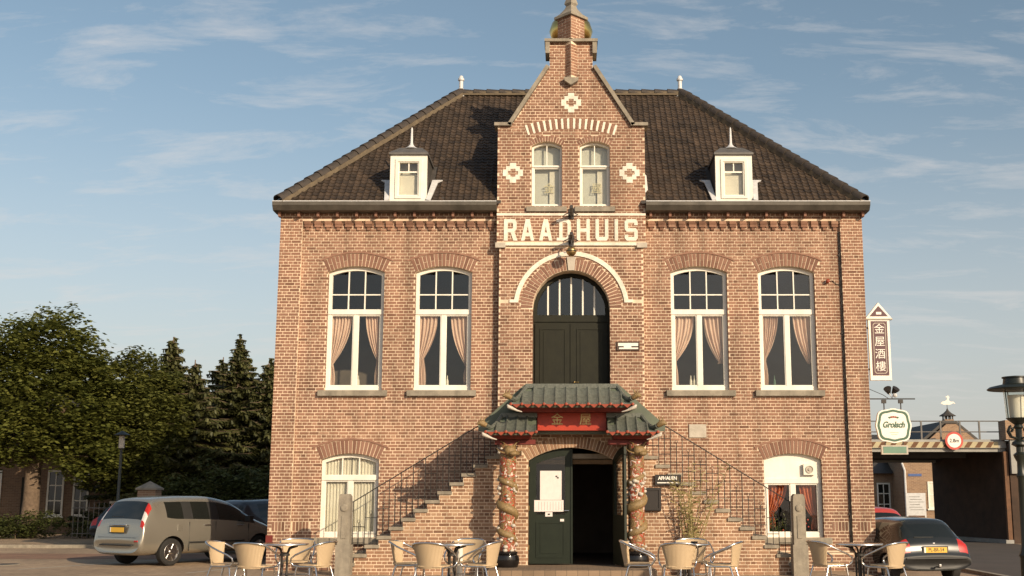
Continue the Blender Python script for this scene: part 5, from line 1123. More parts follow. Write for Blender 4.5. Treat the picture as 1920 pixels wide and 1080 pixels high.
for tx, ty, where, chairs in TAB:
    put(T0, tx, ty, 0.3, 'round aluminium table standing ' + where, TG)
    for i, c in enumerate(chairs):
        if c: put(C0, tx + c[0], ty + c[1], c[2], side_txt[i] % where, CG)
t = thing('menu_stand', 'dark red menu stand on the table beside the silver car', 'menu', (-5.85, -4.25, 0.0))
t.location = (-4.55, -8.35, TZ + 0.733)
m = MB(); m.box(-0.05, 0.05, -0.012, 0.012, 0.0, 0.12); m.obj('card', 'red_dark', t); m = MB(); m.box(-0.06, 0.06, -0.03, 0.03, 0, 0.012); m.obj('foot', 'wood', t)
t = thing('ashtray', 'small glass ashtray on the table below the reed plant', 'ashtray', (1.8, -8.35, TZ + 0.733))
m = MB(); m.lathe([(0.045, 0), (0.055, 0.03), (0.048, 0.03), (0.04, 0.01)], n=14); m.obj('bowl', 'black', t, 40)
t = thing('windbreak_tube', 'white upright tube beside the table by the dragon column', 'tube', (-1.75, -7.75, TZ))  # lone white tube on a foot, standing for a table's pole leg
m = MB(); m.lathe([(0.045, 0.05), (0.045, 0.72), (0.03, 0.73)], n=14); m.obj('tube', 'white', t, 40); m = MB(); m.lathe([(0.14, 0.0), (0.14, 0.04), (0.05, 0.06)], n=16); m.obj('foot', 'iron', t, 40)

# ================================================================= vehicles
def wheel(parent, x, y, r, side, rim='alu', spokes=6):
    w_ = bpy.data.objects.new('wheel', None); COL.objects.link(w_); w_.parent = parent; w_.location = (x, y, r)
    Rx = Matrix.Rotation(PI / 2 if side < 0 else -PI / 2, 4, 'X'); tw = 0.10
    m = MB(); m.lathe([(r * 0.64, -tw), (r * 0.90, -tw), (r * 0.985, -tw * 0.75), (r, 0), (r * 0.985, tw * 0.75), (r * 0.90, tw), (r * 0.64, tw), (r * 0.62, tw * 0.6)], n=28, mat=Rx); m.obj('tyre', 'rubber', w_, 40)
    m = MB(); m.lathe([(r * 0.66, tw * 0.55), (r * 0.68, tw * 0.95), (r * 0.63, tw * 1.02), (r * 0.60, tw * 0.75)], n=28, mat=Rx)
    for k in range(spokes):
        a = 2 * PI * k / spokes; Mz = Rx @ Matrix.Rotation(a, 4, 'Z'); m.add([(0.02, -r * 0.11, tw * 0.8), (r * 0.62, -r * 0.13, tw * 0.9), (r * 0.62, r * 0.13, tw * 0.9), (0.02, r * 0.11, tw * 0.8), (0.02, -r * 0.11, tw * 0.5), (r * 0.62, -r * 0.13, tw * 0.6), (r * 0.62, r * 0.13, tw * 0.6), (0.02, r * 0.11, tw * 0.5)],
              [(0, 1, 2, 3), (4, 7, 6, 5), (0, 4, 5, 1), (2, 6, 7, 3)], 0.5, 0, Mz)
    m.lathe([(r * 0.17, tw * 0.4), (r * 0.17, tw * 0.95), (r * 0.10, tw * 1.02)], n=14, mat=Rx); m.obj('rim', rim, w_, 40)
    m = MB(); m.lathe([(r * 0.60, tw * 0.2), (r * 0.60, tw * 0.3)], n=20, mat=Rx); m.obj('brake_disc', 'black_matt', w_)
def make_car(name, label, paint, spec, loc, rz, plate_text=None, group=None):
    """stations: x, z_bottom, z_belt, z_top, w_low, w_belt, w_top ; rear at x=0. parts = {(band, station): part name}"""
    root = thing(name, label, 'car', loc, rz, group)
    S_ = spec['st']; ring = []; vs = []; nS = len(S_)
    for (x, zb, zl, zt, wl, wb_, wt) in S_:
        zm = zb + (zl - zb) * 0.55
        h = [(wl * 0.80, zb), (wl * 0.97, zb + 0.09), (max(wl, wb_) * 1.025, zm), (wb_, zl), (wt + (wb_ - wt) * 0.06, zt - 0.055 * min(1, (zt - zl) / 0.3 + 0.15)), (wt * 0.72, zt), (0, zt + 0.012)]
        sec = [(x, 0, zb)] + [(x, -y, z) for y, z in h] + [(x, y, z) for y, z in reversed(h[:-1])]
        ring.append(list(range(len(vs), len(vs) + len(sec)))); vs += sec
    K = len(ring[0]); names = ['body']; faces = []; mids = []
    for i in range(nS - 1):
        for k in range(K):
            a, b = ring[i][k], ring[i][(k + 1) % K]; c, d = ring[i + 1][(k + 1) % K], ring[i + 1][k]
            sd_ = 'r' if k < K // 2 else 'l'; band = k if k < K // 2 else K - 1 - k      # 0 underside ... 4 side glass, 5 roof rail, 6 roof
            p = spec['parts'].get((band, i))
            key = 'body'
            if p: key = p + (str(i) if p == 'door_pillar' else '') + ('_' + sd_ if band == 4 and p != 'bumper' else '')
            if key not in names: names.append(key)
            faces.append((a, d, c, b)); mids.append(names.index(key))
    faces.append(tuple(ring[0])); mids.append(names.index('bumper') if 'bumper' in names else 0); faces.append(tuple(reversed(ring[-1]))); mids.append(0)
    me = bpy.data.meshes.new('t'); me.from_pydata(vs, [], faces)
    for n_ in names: me.materials.append(bpy.data.materials.get('slot_' + n_) or bpy.data.materials.new('slot_' + n_))
    me.materials.append(M['black_matt'])
    me.polygons.foreach_set('material_index', mids)
    bm = bmesh.new(); bm.from_mesh(me); bmesh.ops.recalc_face_normals(bm, faces=bm.faces)
    bm.to_mesh(me); bm.free()
    o = link('t', me); sb_ = o.modifiers.new('s', 'SUBSURF'); sb_.levels = 2; sb_.render_levels = 2
    cut = []
    for ax in spec['axles']:
        for s_ in (-1, 1):
            cm = MB(); cm.lathe([(spec['r'] + 0.055, -0.17), (spec['r'] + 0.055, 0.3)], n=36, mat=Matrix.Translation((ax, s_ * (spec['w'] - 0.12), spec['r'])) @ Matrix.Rotation(-s_ * PI / 2, 4, 'X'))
            co = cm.obj('c', 'black_matt'); cut.append(co); bo_ = o.modifiers.new('b', 'BOOLEAN'); bo_.object = co; bo_.operation = 'DIFFERENCE'; bo_.solver = 'EXACT'
    dg = bpy.context.evaluated_depsgraph_get(); ev = bpy.data.meshes.new_from_object(o.evaluated_get(dg))
    for c_ in cut: bpy.data.objects.remove(c_)
    bpy.data.objects.remove(o)
    matn = [mm.name if mm else '' for mm in ev.materials]
    V = [v.co.copy() for v in ev.vertices]; groups = {}
    for p in ev.polygons:
        nm = matn[p.material_index] if p.material_index < len(matn) else 'black_matt'
        groups.setdefault(nm.replace('slot_', '') if nm.startswith('slot_') else 'wheel_arch', []).append(tuple(p.vertices))
    wa = groups.pop('wheel_arch', []); seen = {}
    def root_(i):
        while seen.setdefault(i, i) != i: i = seen[i]
        return i
    for f in wa:
        for i in f[1:]: seen[root_(i)] = root_(f[0])
    comp = {}
    for f in wa: comp.setdefault(root_(f[0]), []).append(f)
    for k_, fl2 in enumerate(comp.values()): groups['wheel_arch%d' % k_] = fl2
    for nm, fl_ in groups.items():
        idx = {}; v2 = []; f2 = []
        for f in fl_:
            g = []
            for i in f:
                if i not in idx: idx[i] = len(v2); v2.append(V[i])
                g.append(idx[i])
            f2.append(tuple(g))
        m = MB(); m.add(v2, f2); base = (nm[:-2] if nm[-2:] in ('_r', '_l') else nm).rstrip('0123456789')
        mt = {'body': paint, 'wheel_arch': 'black_matt', 'taillight': 'light_red', 'brake_light': 'light_red', 'taillight_clear': 'light_clear', 'bumper': spec.get('bumper', paint), 'door_pillar': 'plastic', 'headlight': 'light_clear'}.get(base, 'car_glass')
        ob = m.obj(base, mt, root, 50)
    for ax in spec['axles']:
        for s_ in (-1, 1): wheel(root, ax, s_ * (spec['w'] - 0.115), spec['r'], s_, spec.get('rim', 'alu'), spec.get('spokes', 6))
    for ex in spec.get('extras', ()):      # (name, material, x0,x1,y0,y1,z0,z1)
        m = MB(); m.box(*ex[2:]); b_ = m.obj(ex[0], ex[1], root); md = b_.modifiers.new('b', 'BEVEL'); md.width = 0.012; md.segments = 2
    px, pz, ptilt = spec['plate']
    pr = bpy.data.objects.new('number_plate', None); COL.objects.link(pr); pr.parent = root; pr.location = (px, 0, pz); pr.rotation_euler = (ptilt, 0, -PI / 2) if False else (0, ptilt, -PI / 2)
    m = MB(); m.box(-0.26, 0.26, -0.012, 0.0, -0.055, 0.055); m.obj('plate_panel', 'plate', pr); m = MB(); m.box(-0.29, 0.29, -0.006, 0.004, -0.075, 0.078); m.obj('plate_surround', 'plastic', pr)
    m = MB(); m.box(-0.26, -0.222, -0.0135, -0.0122, -0.055, 0.055); m.obj('plate_band', 'sign_white', pr)
    if plate_text: text_mesh(plate_text, 0.105, 'ink', pr, (0.015, -0.0135, 0), 0.001, bold=0.001, sx=0.9)
    return root
mpv = dict(w=0.90, r=0.315, axles=(0.86, 3.50), plate=(-0.005, 0.83, 0), rim='alu', spokes=6,
  st=[(0.02, .30, .44, .48, .70, .74, .64), (-.035, .30, .56, .60, .80, .83, .74), (.02, .28, .66, .70, .86, .87, .77), (.05, .26, .90, .94, .89, .88, .775), (.09, .25, 1.00, 1.06, .90, .865, .745), (.20, .24, 1.20, 1.27, .90, .815, .69), (.34, .24, 1.42, 1.51, .90, .735, .635), (.44, .24, 1.33, 1.55, .90, .78, .64), (.66, .24, 1.055, 1.58, .90, .865, .65), (1.28, .24, 1.04, 1.60, .90, .875, .65), (1.36, .24, 1.04, 1.60, .90, .875, .65), (2.05, .24, 1.01, 1.60, .90, .88, .65), (2.15, .24, 1.01, 1.59, .90, .88, .65), (2.70, .24, .98, 1.51, .90, .88, .62), (3.02, .24, .97, 1.36, .90, .875, .61), (3.42, .24, .96, 1.10, .90, .87, .62), (3.55, .25, .94, 1.02, .90, .86, .64), (4.02, .27, .80, .88, .87, .82, .62), (4.27, .30, .62, .68, .76, .72, .56), (4.33, .32, .5, .54, .62, .6, .46)],
  parts={(5, 4): 'rear_window', (6, 4): 'rear_window', (5, 5): 'rear_window', (6, 5): 'rear_window', (4, 3): 'taillight', (4, 4): 'taillight_clear', (4, 5): 'brake_light', (4, 8): 'quarter_window', (4, 10): 'rear_side_window', (4, 12): 'front_side_window', (4, 13): 'front_side_window', (4, 11): 'door_pillar', (4, 9): 'door_pillar', (4, 14): 'corner_window', (5, 13): 'windscreen', (6, 13): 'windscreen', (5, 14): 'windscreen', (6, 14): 'windscreen', (3, 17): 'headlight'},
  extras=[('bumper_strip', 'plastic', -.045, .0, -.60, .60, .47, .50), ('reflector', 'light_red', -.03, .03, -.80, -.66, .56, .60), ('door_handle', 'alu', 1.75, 1.95, -.915, -.885, .90, .93), ('door_handle', 'alu', 2.75, 2.95, -.915, -.885, .88, .91), ('side_moulding', 'plastic', 1.32, 2.03, -.917, -.89, .50, .54), ('side_moulding', 'plastic', 2.09, 3.0, -.917, -.89, .50, .54), ('wing_mirror', 'plastic', 2.98, 3.12, -1.07, -.90, .98, 1.12), ('tailgate_handle', 'alu', -.01, .03, -.32, .32, .925, .955), ('door_seam', 'plastic', 1.325, 1.331, -.9075, -.88, .32, 1.0), ('door_seam', 'plastic', 2.10, 2.106, -.9075, -.88, .32, 1.0), ('door_seam', 'plastic', 3.12, 3.126, -.9075, -.88, .35, .93), ('tailgate_seam', 'plastic', -.012, .03, -.70, .70, .655, .661), ('fuel_flap', 'silver', .98, 1.12, -.9072, -.89, .80, .94), ('rear_wiper', 'plastic', .12, .15, -.05, .42, 1.12, 1.14)])
make_car('silver_car', 'silver family car parked half in the town hall shadow', 'silver', mpv, (-10.52, 1.5, 0), rad(56), None)
hatch = dict(w=0.81, r=0.28, axles=(0.66, 3.08), plate=(-0.01, 0.69, 0), rim='stone', spokes=5, bumper='plastic',
  st=[(0.03, .28, .38, .41, .66, .70, .58), (-.05, .27, .46, .49, .74, .77, .60), (-.055, .27, .55, .58, .78, .79, .56), (.0, .27, .60, .63, .79, .79, .53), (.035, .26, .80, .83, .80, .79, .50), (.10, .25, .86, .885, .80, .78, .57), (.42, .24, .88, 1.27, .81, .77, .56), (.56, .24, .88, 1.325, .81, .77, .57), (.78, .24, .87, 1.33, .81, .77, .57), (1.25, .24, .86, 1.35, .81, .77, .58), (1.33, .24, .86, 1.35, .81, .77, .58), (2.10, .24, .84, 1.33, .81, .77, .57), (2.35, .24, .83, 1.24, .81, .77, .56), (2.80, .24, .82, .98, .81, .76, .56), (2.95, .25, .80, .88, .80, .75, .56), (3.45, .27, .68, .74, .77, .70, .52), (3.68, .30, .55, .6, .66, .62, .46), (3.72, .32, .46, .49, .55, .52, .40)],
  parts={**{(b_, i_): 'bumper' for b_ in range(1, 7) for i_ in (0, 1)}, (4, 3): 'taillight', (4, 4): 'taillight', (5, 5): 'rear_window', (6, 5): 'rear_window', (4, 8): 'quarter_window', (4, 10): 'side_window', (4, 11): 'side_window', (4, 9): 'door_pillar', (5, 11): 'windscreen', (6, 11): 'windscreen', (5, 12): 'windscreen', (6, 12): 'windscreen', (4, 12): 'corner_window', (3, 15): 'headlight'},
  extras=[('bumper_strip', 'plastic', -.078, -.03, -.70, .70, .50, .535), ('tow_bar', 'iron', -.16, .0, -.02, .02, .33, .36), ('tow_ball', 'alu', -.19, -.14, -.03, .03, .35, .41), ('rear_wiper', 'plastic', .13, .16, -.04, .40, .94, .955), ('tailgate_badge', 'alu', .035, .06, -.03, .03, .80, .84), ('wing_mirror', 'car_black', 2.2, 2.32, .80, .96, .84, .95), ('wing_mirror', 'car_black', 2.2, 2.32, -.96, -.80, .84, .95)])
make_car('black_car', 'black hatchback with yellow plate and tow bar parked beside the brick corner', 'car_black', hatch, (7.60, -1.15, -0.2), rad(101.5), 'PL-BR-54')
make_car('dark_car', 'dark saloon parked in the shade beyond the silver car bonnet', 'car_navy', hatch, (-10.0, 7.6, 0), rad(58), None).scale = (1.08, 1.05, 1.12)
make_car('dark_car', 'dark car with lit red tail lamp under the trees by the house', 'car_navy', hatch, (-15.3, 13.6, 0), rad(75), None)
make_car('red_car', 'red car parked behind the black hatchback', 'car_red', hatch, (8.0, 4.2, -0.2), rad(95), None).scale = (1.1, 1.02, 1.13)

# ================================================================= trees
def leaf_cloud(lobes, n_cl, per, size, spread, seed, flat=0.55, droop=0.5, shell=0.62, quadw=0.62):
    r_ = random.Random(seed); m = MB(); vol = [a[3] * a[4] * a[5] for a in lobes]; tot = sum(v ** 0.67 for v in vol)
    for (cx_, cy_, cz_, rx, ry, rz_), v in zip(lobes, vol):
        for _ in range(int(n_cl * (v ** 0.67) / tot)):
            while True:
                d = Vector((r_.gauss(0, 1), r_.gauss(0, 1), r_.gauss(0, 1)))
                if d.length > 0.1: break
            d.normalize(); rr = shell + (1.06 - shell) * r_.random() ** 0.6
            nz = 1 + 0.20 * noise.noise(Vector((d.x * 2.3 + cx_, d.y * 2.3 + cy_, d.z * 2.3 + cz_ + seed)))
            c = Vector((cx_ + d.x * rx * rr * nz, cy_ + d.y * ry * rr * nz, cz_ + d.z * rz_ * rr * nz))
            tb = min(1, max(0, 0.5 + r_.gauss(0, 0.16)))
            for _k in range(per):
                p = c + Vector((r_.gauss(0, spread), r_.gauss(0, spread), r_.gauss(0, spread * flat)))
                a = r_.uniform(0, 2 * PI); t = Vector((math.cos(a), math.sin(a), -droop * r_.random())).normalized()
                u = t.cross(Vector((r_.gauss(0, .5), r_.gauss(0, .5), 1))).normalized(); s_ = size * r_.uniform(0.6, 1.25)
                m.add([p, p + t * s_ * 0.45 + u * s_ * quadw * 0.5, p + t * s_, p + t * s_ * 0.45 - u * s_ * quadw * 0.5], [(0, 1, 2, 3)], min(1, max(0, tb + r_.gauss(0, 0.15))))
    return m
def broad_tree(name, label, base, trunk_h, r0, lobes, n_cl, per, size, spread, seed, mat='leaf'):
    t = thing(name, label, 'tree', base); m = MB(); r_ = random.Random(seed)
    m.tube([(0, 0, -0.1), (0.02, 0, 0.25), (0.06, 0.0, trunk_h * 0.5), (0.02, 0.05, trunk_h), (0.05, 0.0, trunk_h * 1.7)], [r0 * 1.25, r0, r0 * 0.86, r0 * 0.8, r0 * 0.3], 12); m.obj('trunk', 'bark', t, 60)
    for i, (a, b, c, d, e, f) in enumerate(lobes):
        m = MB(); p0 = Vector((0.03, 0.03, trunk_h * r_.uniform(0.85, 1.2))); p1 = Vector((a, b, c)); mid = p0.lerp(p1, 0.5) + Vector((r_.gauss(0, .1), r_.gauss(0, .1), 0.15)); m.tube([p0, mid, p1], [r0 * 0.4, r0 * 0.26, r0 * 0.08], 7); m.obj('limb', 'bark', t, 60)
    leaf_cloud(lobes, n_cl, per, size, spread, seed).obj('crown', mat, t)
    return t
broad_tree('lime_tree', 'broad lime tree with pale leaning trunk behind the hedge', (-21.2, 20.6, 0), 2.9, 0.36,
  [(0.0, 0, 5.6, 2.6, 2.3, 2.6), (-2.2, 0.2, 5.3, 2.3, 2.1, 2.2), (1.9, -0.3, 5.2, 1.7, 1.8, 1.9), (0.7, -0.2, 7.3, 1.6, 1.6, 1.7), (-1.6, 0, 7.0, 1.7, 1.6, 1.5), (1.6, -0.5, 3.9, 1.6, 1.5, 0.9), (-0.6, -0.8, 3.9, 1.9, 1.5, 0.9), (1.9, -0.2, 6.4, 1.0, 1.0, 1.1), (2.6, -0.3, 4.6, 1.0, 1.1, 1.2), (2.5, -0.8, 3.1, 1.1, 1.0, 0.8), (-1.8, -0.9, 3.3, 1.3, 1.0, 0.8)], 2000, 26, 0.215, 0.20, 3)
broad_tree('lime_tree', 'rounded smaller tree between the lime tree and the spruces', (-17.6, 22.0, 0), 2.4, 0.22,
  [(0, 0, 4.6, 1.7, 1.7, 2.0), (-0.6, -0.2, 5.9, 1.3, 1.3, 1.3), (0.7, -0.3, 5.4, 1.2, 1.2, 1.4), (0.9, -0.3, 3.6, 1.1, 1.2, 1.3), (-0.9, -0.4, 3.7, 1.2, 1.2, 1.2), (0.2, 0, 2.5, 1.4, 1.3, 1.0), (0.0, -0.2, 6.7, 0.8, 0.8, 0.8), (1.3, -0.4, 4.6, 0.9, 1.0, 1.1), (-1.2, -0.8, 2.6, 1.0, 0.9, 0.8), (1.2, -0.6, 2.2, 1.0, 0.9, 0.9)], 1400, 26, 0.185, 0.18, 9, 'leaf2')
def spruce(label, base, H, R0, seed, z0=0.6, dens=1.0):
    t = thing('spruce_tree', label, 'tree', base, 0, 'conifers behind the car park'); r_ = random.Random(seed)
    m = MB(); m.tube([(0, 0, -0.1), (0, 0, H * 0.5), (0, 0, H)], [0.2, 0.13, 0.02], 8); m.obj('trunk', 'bark', t, 60)
    lm_ = MB(); bm_ = MB(); z = z0
    while z < H - 0.15:
        u = (H - z) / (H - z0); R_ = R0 * (u ** 0.85) * r_.uniform(0.85, 1.12) + 0.05; nb = max(5, int(11 * dens * (0.5 + 0.6 * u)))
        a0 = r_.uniform(0, 6.28)
        for b in range(nb):
            a = a0 + 2 * PI * b / nb + r_.gauss(0, 0.15); L_ = R_ * r_.uniform(0.55, 1.2); d = Vector((math.cos(a), math.sin(a), 0)); tb = r_.uniform(0.2, 0.8)
            zj = z + r_.gauss(0, 0.11); dr_ = r_.uniform(0.12, 0.42)
            def bp(v): return d * (L_ * v) + Vector((0, 0, zj - dr_ * L_ * v + 0.20 * L_ * v * v))
            bm_.tube([bp(0), bp(0.5), bp(1)], [0.03, 0.018, 0.005], 4)
            nst = max(5, int(L_ / 0.075)); sdv = Vector((-d.y, d.x, 0))
            for q in range(nst):
                v = (q + 0.6) / nst; p = bp(v); wd = 0.30 * L_ * (1.08 - v) * r_.uniform(0.4, 1.2) + 0.10
                for s_ in (-1, 1):
                    tip = p + sdv * s_ * wd + d * wd * 0.55 + Vector((0, 0, -wd * r_.uniform(0.15, 0.65))); wv = d * 0.055
                    lm_.add([p - wv, p + wv, tip + wv * 0.5, tip - wv * 0.4], [(0, 1, 2, 3)], min(1, max(0, tb + r_.gauss(0, 0.15))))
                    dn = Vector((r_.gauss(0, 0.05), r_.gauss(0, .05), -0.16)); md_ = p.lerp(tip, 0.5); lm_.add([p, md_, md_ + dn, p + dn], [(0, 1, 2, 3)], min(1, max(0, tb - 0.15 + r_.gauss(0, 0.15))))
        z += 0.20 + 0.10 * u
    bm_.obj('branches', 'bark', t)['kind'] = 'stuff'; lm_.obj('crown', 'needle', t); return t
spruce('tall pointed spruce next to the rounded tree', (-16.9, 23.5, 0), 8.3, 3.1, 21, 0.8, 1.8)
spruce('tall pointed spruce nearest the brick corner of the hall', (-14.3, 24.5, 0), 8.3, 3.1, 22, 0.4, 1.8)
spruce('shorter spruce filling the gap between the two tall ones', (-15.6, 22.5, 0), 7.2, 3.0, 23, 0.4, 1.6)
spruce('feathery spruce half hidden by the brick corner of the hall', (-12.9, 24.0, 0), 7.3, 2.9, 24, 0.3, 1.6)
spruce('dark spruce at the back near the brick corner of the hall', (-13.7, 28.0, 0), 7.9, 3.0, 27, 0.3, 1.3)
spruce('dark spruce standing behind the taller spruces', (-15.9, 27.5, 0), 7.9, 3.2, 25, 0.3, 1.4)
spruce('dark spruce rising behind the rounded tree', (-18.6, 27.0, 0), 7.0, 2.8, 26, 0.3, 1.3)
def bush(label, base, lobes, n_cl, per, size, spread, seed, mat='shrub', name='shrub', cat='shrub'):
    t = thing(name, label, cat, base); r_ = random.Random(seed); m = MB()
    for k in range(7):
        l = r_.choice(lobes); m.tube([(r_.gauss(l[0], .15), r_.gauss(0, .1), 0), (l[0] + r_.gauss(0, .2), l[1], l[2])], [0.02, 0.008], 5)
    m.obj('stems', 'bark', t); leaf_cloud(lobes, n_cl, per, size, spread, seed, shell=0.4).obj('foliage', mat, t); return t
bush('clipped low hedge in front of the lime trunk', (-21.4, 19.4, 0), [(x, 0, 0.5, 0.6, 0.5, 0.5) for x in (-3.2, -2.4, -1.6, -0.8, 0, 0.8, 1.5)] + [(0.4, -0.2, 0.4, 0.7, 0.4, 0.4)], 520, 18, 0.11, 0.1, 31, name='hedge', cat='hedge')
bush('low shrub at the foot of the house wall between the windows', (-18.6, 19.8, 0), [(0, 0, 0.3, 0.7, 0.4, 0.32), (0.8, 0, 0.25, 0.5, 0.4, 0.3)], 120, 16, 0.1, 0.08, 32)
bush('bright yellowish shrub below the spruces behind the dark saloon', (-13.9, 19.0, 0), [(-0.9, 0, 1.2, 1.0, 0.8, 1.1), (0.3, 0, 1.5, 1.2, 0.8, 1.3), (1.6, 0, 1.4, 1.1, 0.8, 1.2), (-1.9, 0, 1.0, 0.8, 0.7, 0.9)], 360, 20, 0.17, 0.18, 33)
bush('spreading shrub by the hall corner behind the parked cars', (-11.4, 18.5, 0), [(0, 0, 1.4, 1.2, 0.8, 1.3), (1.2, 0.4, 1.7, 1.2, 0.8, 1.5), (-0.7, 0.3, 1.1, 0.9, 0.7, 1.0)], 260, 20, 0.17, 0.18, 34)
# ================================================================= house behind the trees
def pane_window(parent, x, y, z0, z1, hw, rows=2, cols=2, mat='white', glassm='car_glass'):
    m = MB(); m.prism([(x - hw, z0), (x + hw, z0), (x + hw, z1), (x - hw, z1)], y - 0.04, y, [[(x - hw + 0.08, z0 + 0.08), (x + hw - 0.08, z0 + 0.08), (x + hw - 0.08, z1 - 0.08), (x - hw + 0.08, z1 - 0.08)]]); wn = m.obj('window', mat, parent)
    m = MB(); m.box(x - hw + 0.07, x + hw - 0.07, y - 0.008, y - 0.001, z0 + 0.07, z1 - 0.07); m.obj('pane', glassm, wn)
    for r in range(1, rows): z = z0 + (z1 - z0) * r / rows; m = MB(); m.box(x - hw + 0.08, x + hw - 0.08, y - 0.03, y - 0.009, z - 0.025, z + 0.025); m.obj('glazing_bar', mat, wn)
    for c in range(1, cols): xx = x - hw + 2 * hw * c / cols; m = MB(); m.box(xx - 0.025, xx + 0.025, y - 0.032, y - 0.010, z0 + 0.08, z1 - 0.08); m.obj('glazing_bar', mat, wn)
    m = MB(); m.box(x - hw - 0.06, x + hw + 0.06, y - 0.09, y - 0.041, z0 - 0.08, z0); m.obj('sill', 'white', wn)
    return wn
h = thing('brick_house', 'old brown brick house with tall white windows behind the lime tree', 'house', (0, 0, 0))
m = MB(); m.box(-34, -19.6, 25.0, 33, -0.1, 3.6); m.obj('wall', 'brick_house', h)
m = MB(); m.prism([(24.7, 3.6), (33.3, 3.6), (29, 6.6)], -34.2, -19.4, axis='X'); m.obj('roof', 'slate', h)
for x in (-22.1, -24.8, -27.5): pane_window(h, x, 24.995, 0.75, 2.7, 0.36, 3, 2)
pane_window(h, -21.0, 24.995, 0.75, 2.7, 0.34, 3, 2)
m = MB(); m.box(-23.55, -23.0, 24.93, 24.99, 0.0, 2.4); m.obj('door', 'door', h)
g = thing('gate_pillar', 'brick gate pillar with pyramid stone cap beside the spruces', 'gate pillar', (-14.2, 14.0, 0))
m = MB(); m.box(-0.3, 0.3, -0.3, 0.3, 0, 1.8); m.obj('shaft', 'brick_far', g); m = MB(); m.add([(-.36, -.36, 1.8), (.36, -.36, 1.8), (.36, .36, 1.8), (-.36, .36, 1.8), (-.36, -.36, 1.86), (.36, -.36, 1.86), (.36, .36, 1.86), (-.36, .36, 1.86), (0, 0, 2.1)], [(0, 3, 2, 1), (0, 1, 5, 4), (1, 2, 6, 5), (2, 3, 7, 6), (3, 0, 4, 7), (4, 5, 8), (5, 6, 8), (6, 7, 8), (7, 4, 8)]); m.obj('cap', 'stone', g)
g = thing('garden_wall', 'low brick garden wall running to the gate pillar', 'wall', (-17.6, 14.2, 0))
m = MB(); m.box(2.1, 3.09, -0.12, 0.12, 0, 1.35); m.obj('wall', 'brick_far', g); m = MB(); m.box(2.05, 3.09, -0.16, 0.16, 1.35, 1.43); m.obj('coping', 'stone', g)
g = thing('iron_fence', 'pale spiked iron fence panel behind the silver car roof', 'fence', (-16.2, 14.2, 0))
for k in range(9): m = MB(); m.tube([(-0.6 + k * 0.17, 0, 0.2), (-0.6 + k * 0.17, 0, 1.32), (-0.6 + k * 0.17, 0, 1.42)], [0.012, 0.012, 0.002], 6); m.obj('bar', 'lead', g)
for z in (0.35, 1.2): m = MB(); m.tube([(-0.65, 0, z), (0.85, 0, z)], 0.014, 6); m.obj('rail', 'lead', g)
# ================================================================= street lamps
l = thing('street_lamp', 'slim dark lamp post with pale cylinder head under the trees', 'street lamp', (-14.5, 12.0, 0))
m = MB(); m.lathe([(0.09, 0), (0.085, 0.5), (0.05, 0.55), (0.04, 3.1)], n=12); m.obj('post', 'post_green', l, 40)
m = MB(); m.lathe([(0.09, 3.12), (0.09, 3.5), (0.085, 3.52)], n=14); m.obj('diffuser', 'stone_pale', l, 40)  # duller tone than a white diffuser, tree shade put into the colour
m = MB(); m.lathe([(0.07, 3.08), (0.11, 3.11)], n=14); m.obj('collar', 'post_green', l, 40); m = MB(); m.lathe([(0.24, 3.53), (0.25, 3.55), (0.1, 3.63), (0.02, 3.68)], n=16); m.obj('cap', 'post_green', l, 40)
l = thing('street_lamp', 'ornate dark green lamp post with wide flat cap beside the road', 'street lamp', (6.35, -9.4, ground_z(6.35, -9.4)))
l.scale = (1, 1, 0.88)
m = MB(); m.lathe([(0.14, 0), (0.14, 0.1), (0.10, 0.2), (0.09, 0.9), (0.11, 0.95), (0.085, 1.0), (0.065, 1.1), (0.055, 2.15), (0.075, 2.2), (0.055, 2.25), (0.05, 2.42), (0.085, 2.50), (0.095, 2.54), (0.05, 2.58), (0.05, 2.66), (0.11, 2.70), (0.10, 2.74), (0.045, 2.78), (0.045, 2.95), (0.07, 2.98), (0.05, 3.02), (0.14, 3.10), (0.165, 3.13)], n=18); m.obj('post', 'post_green', l, 30)
m = MB()
for k in range(4):
    a = k * PI / 2 + 0.5; c_, s_ = math.cos(a), math.sin(a); m.tube([(0.05 * c_, 0.05 * s_, 2.80), (0.15 * c_, 0.15 * s_, 2.83), (0.20 * c_, 0.20 * s_, 2.92), (0.16 * c_, 0.16 * s_, 3.0), (0.11 * c_, 0.11 * s_, 2.96), (0.13 * c_, 0.13 * s_, 2.91)], 0.016, 6)
m.obj('scrolls', 'post_green', l, 60)
m = MB(); m.lathe([(0.105, 3.13), (0.125, 3.5)], n=18); m.obj('diffuser', 'lamp_white', l, 40)
m = MB(); m.lathe([(0.155, 3.13), (0.18, 3.60), (0.176, 3.60), (0.151, 3.13)], n=20); m.obj('glass_cylinder', 'glass', l, 40)
m = MB()
for k in range(4): a = k * PI / 2 + 0.3; m = MB(); m.tube([(0.16 * math.cos(a), 0.16 * math.sin(a), 3.12), (0.185 * math.cos(a), 0.185 * math.sin(a), 3.58)], 0.008, 5); m.obj('cage_bar', 'post_green', l)
m = MB()
m.lathe([(0.39, 3.585), (0.40, 3.60), (0.36, 3.635), (0.18, 3.68), (0.175, 3.70), (0.165, 3.775), (0.185, 3.78), (0.185, 3.80), (0.02, 3.82)], n=28); m.obj('cap', 'post_green', l, 30)

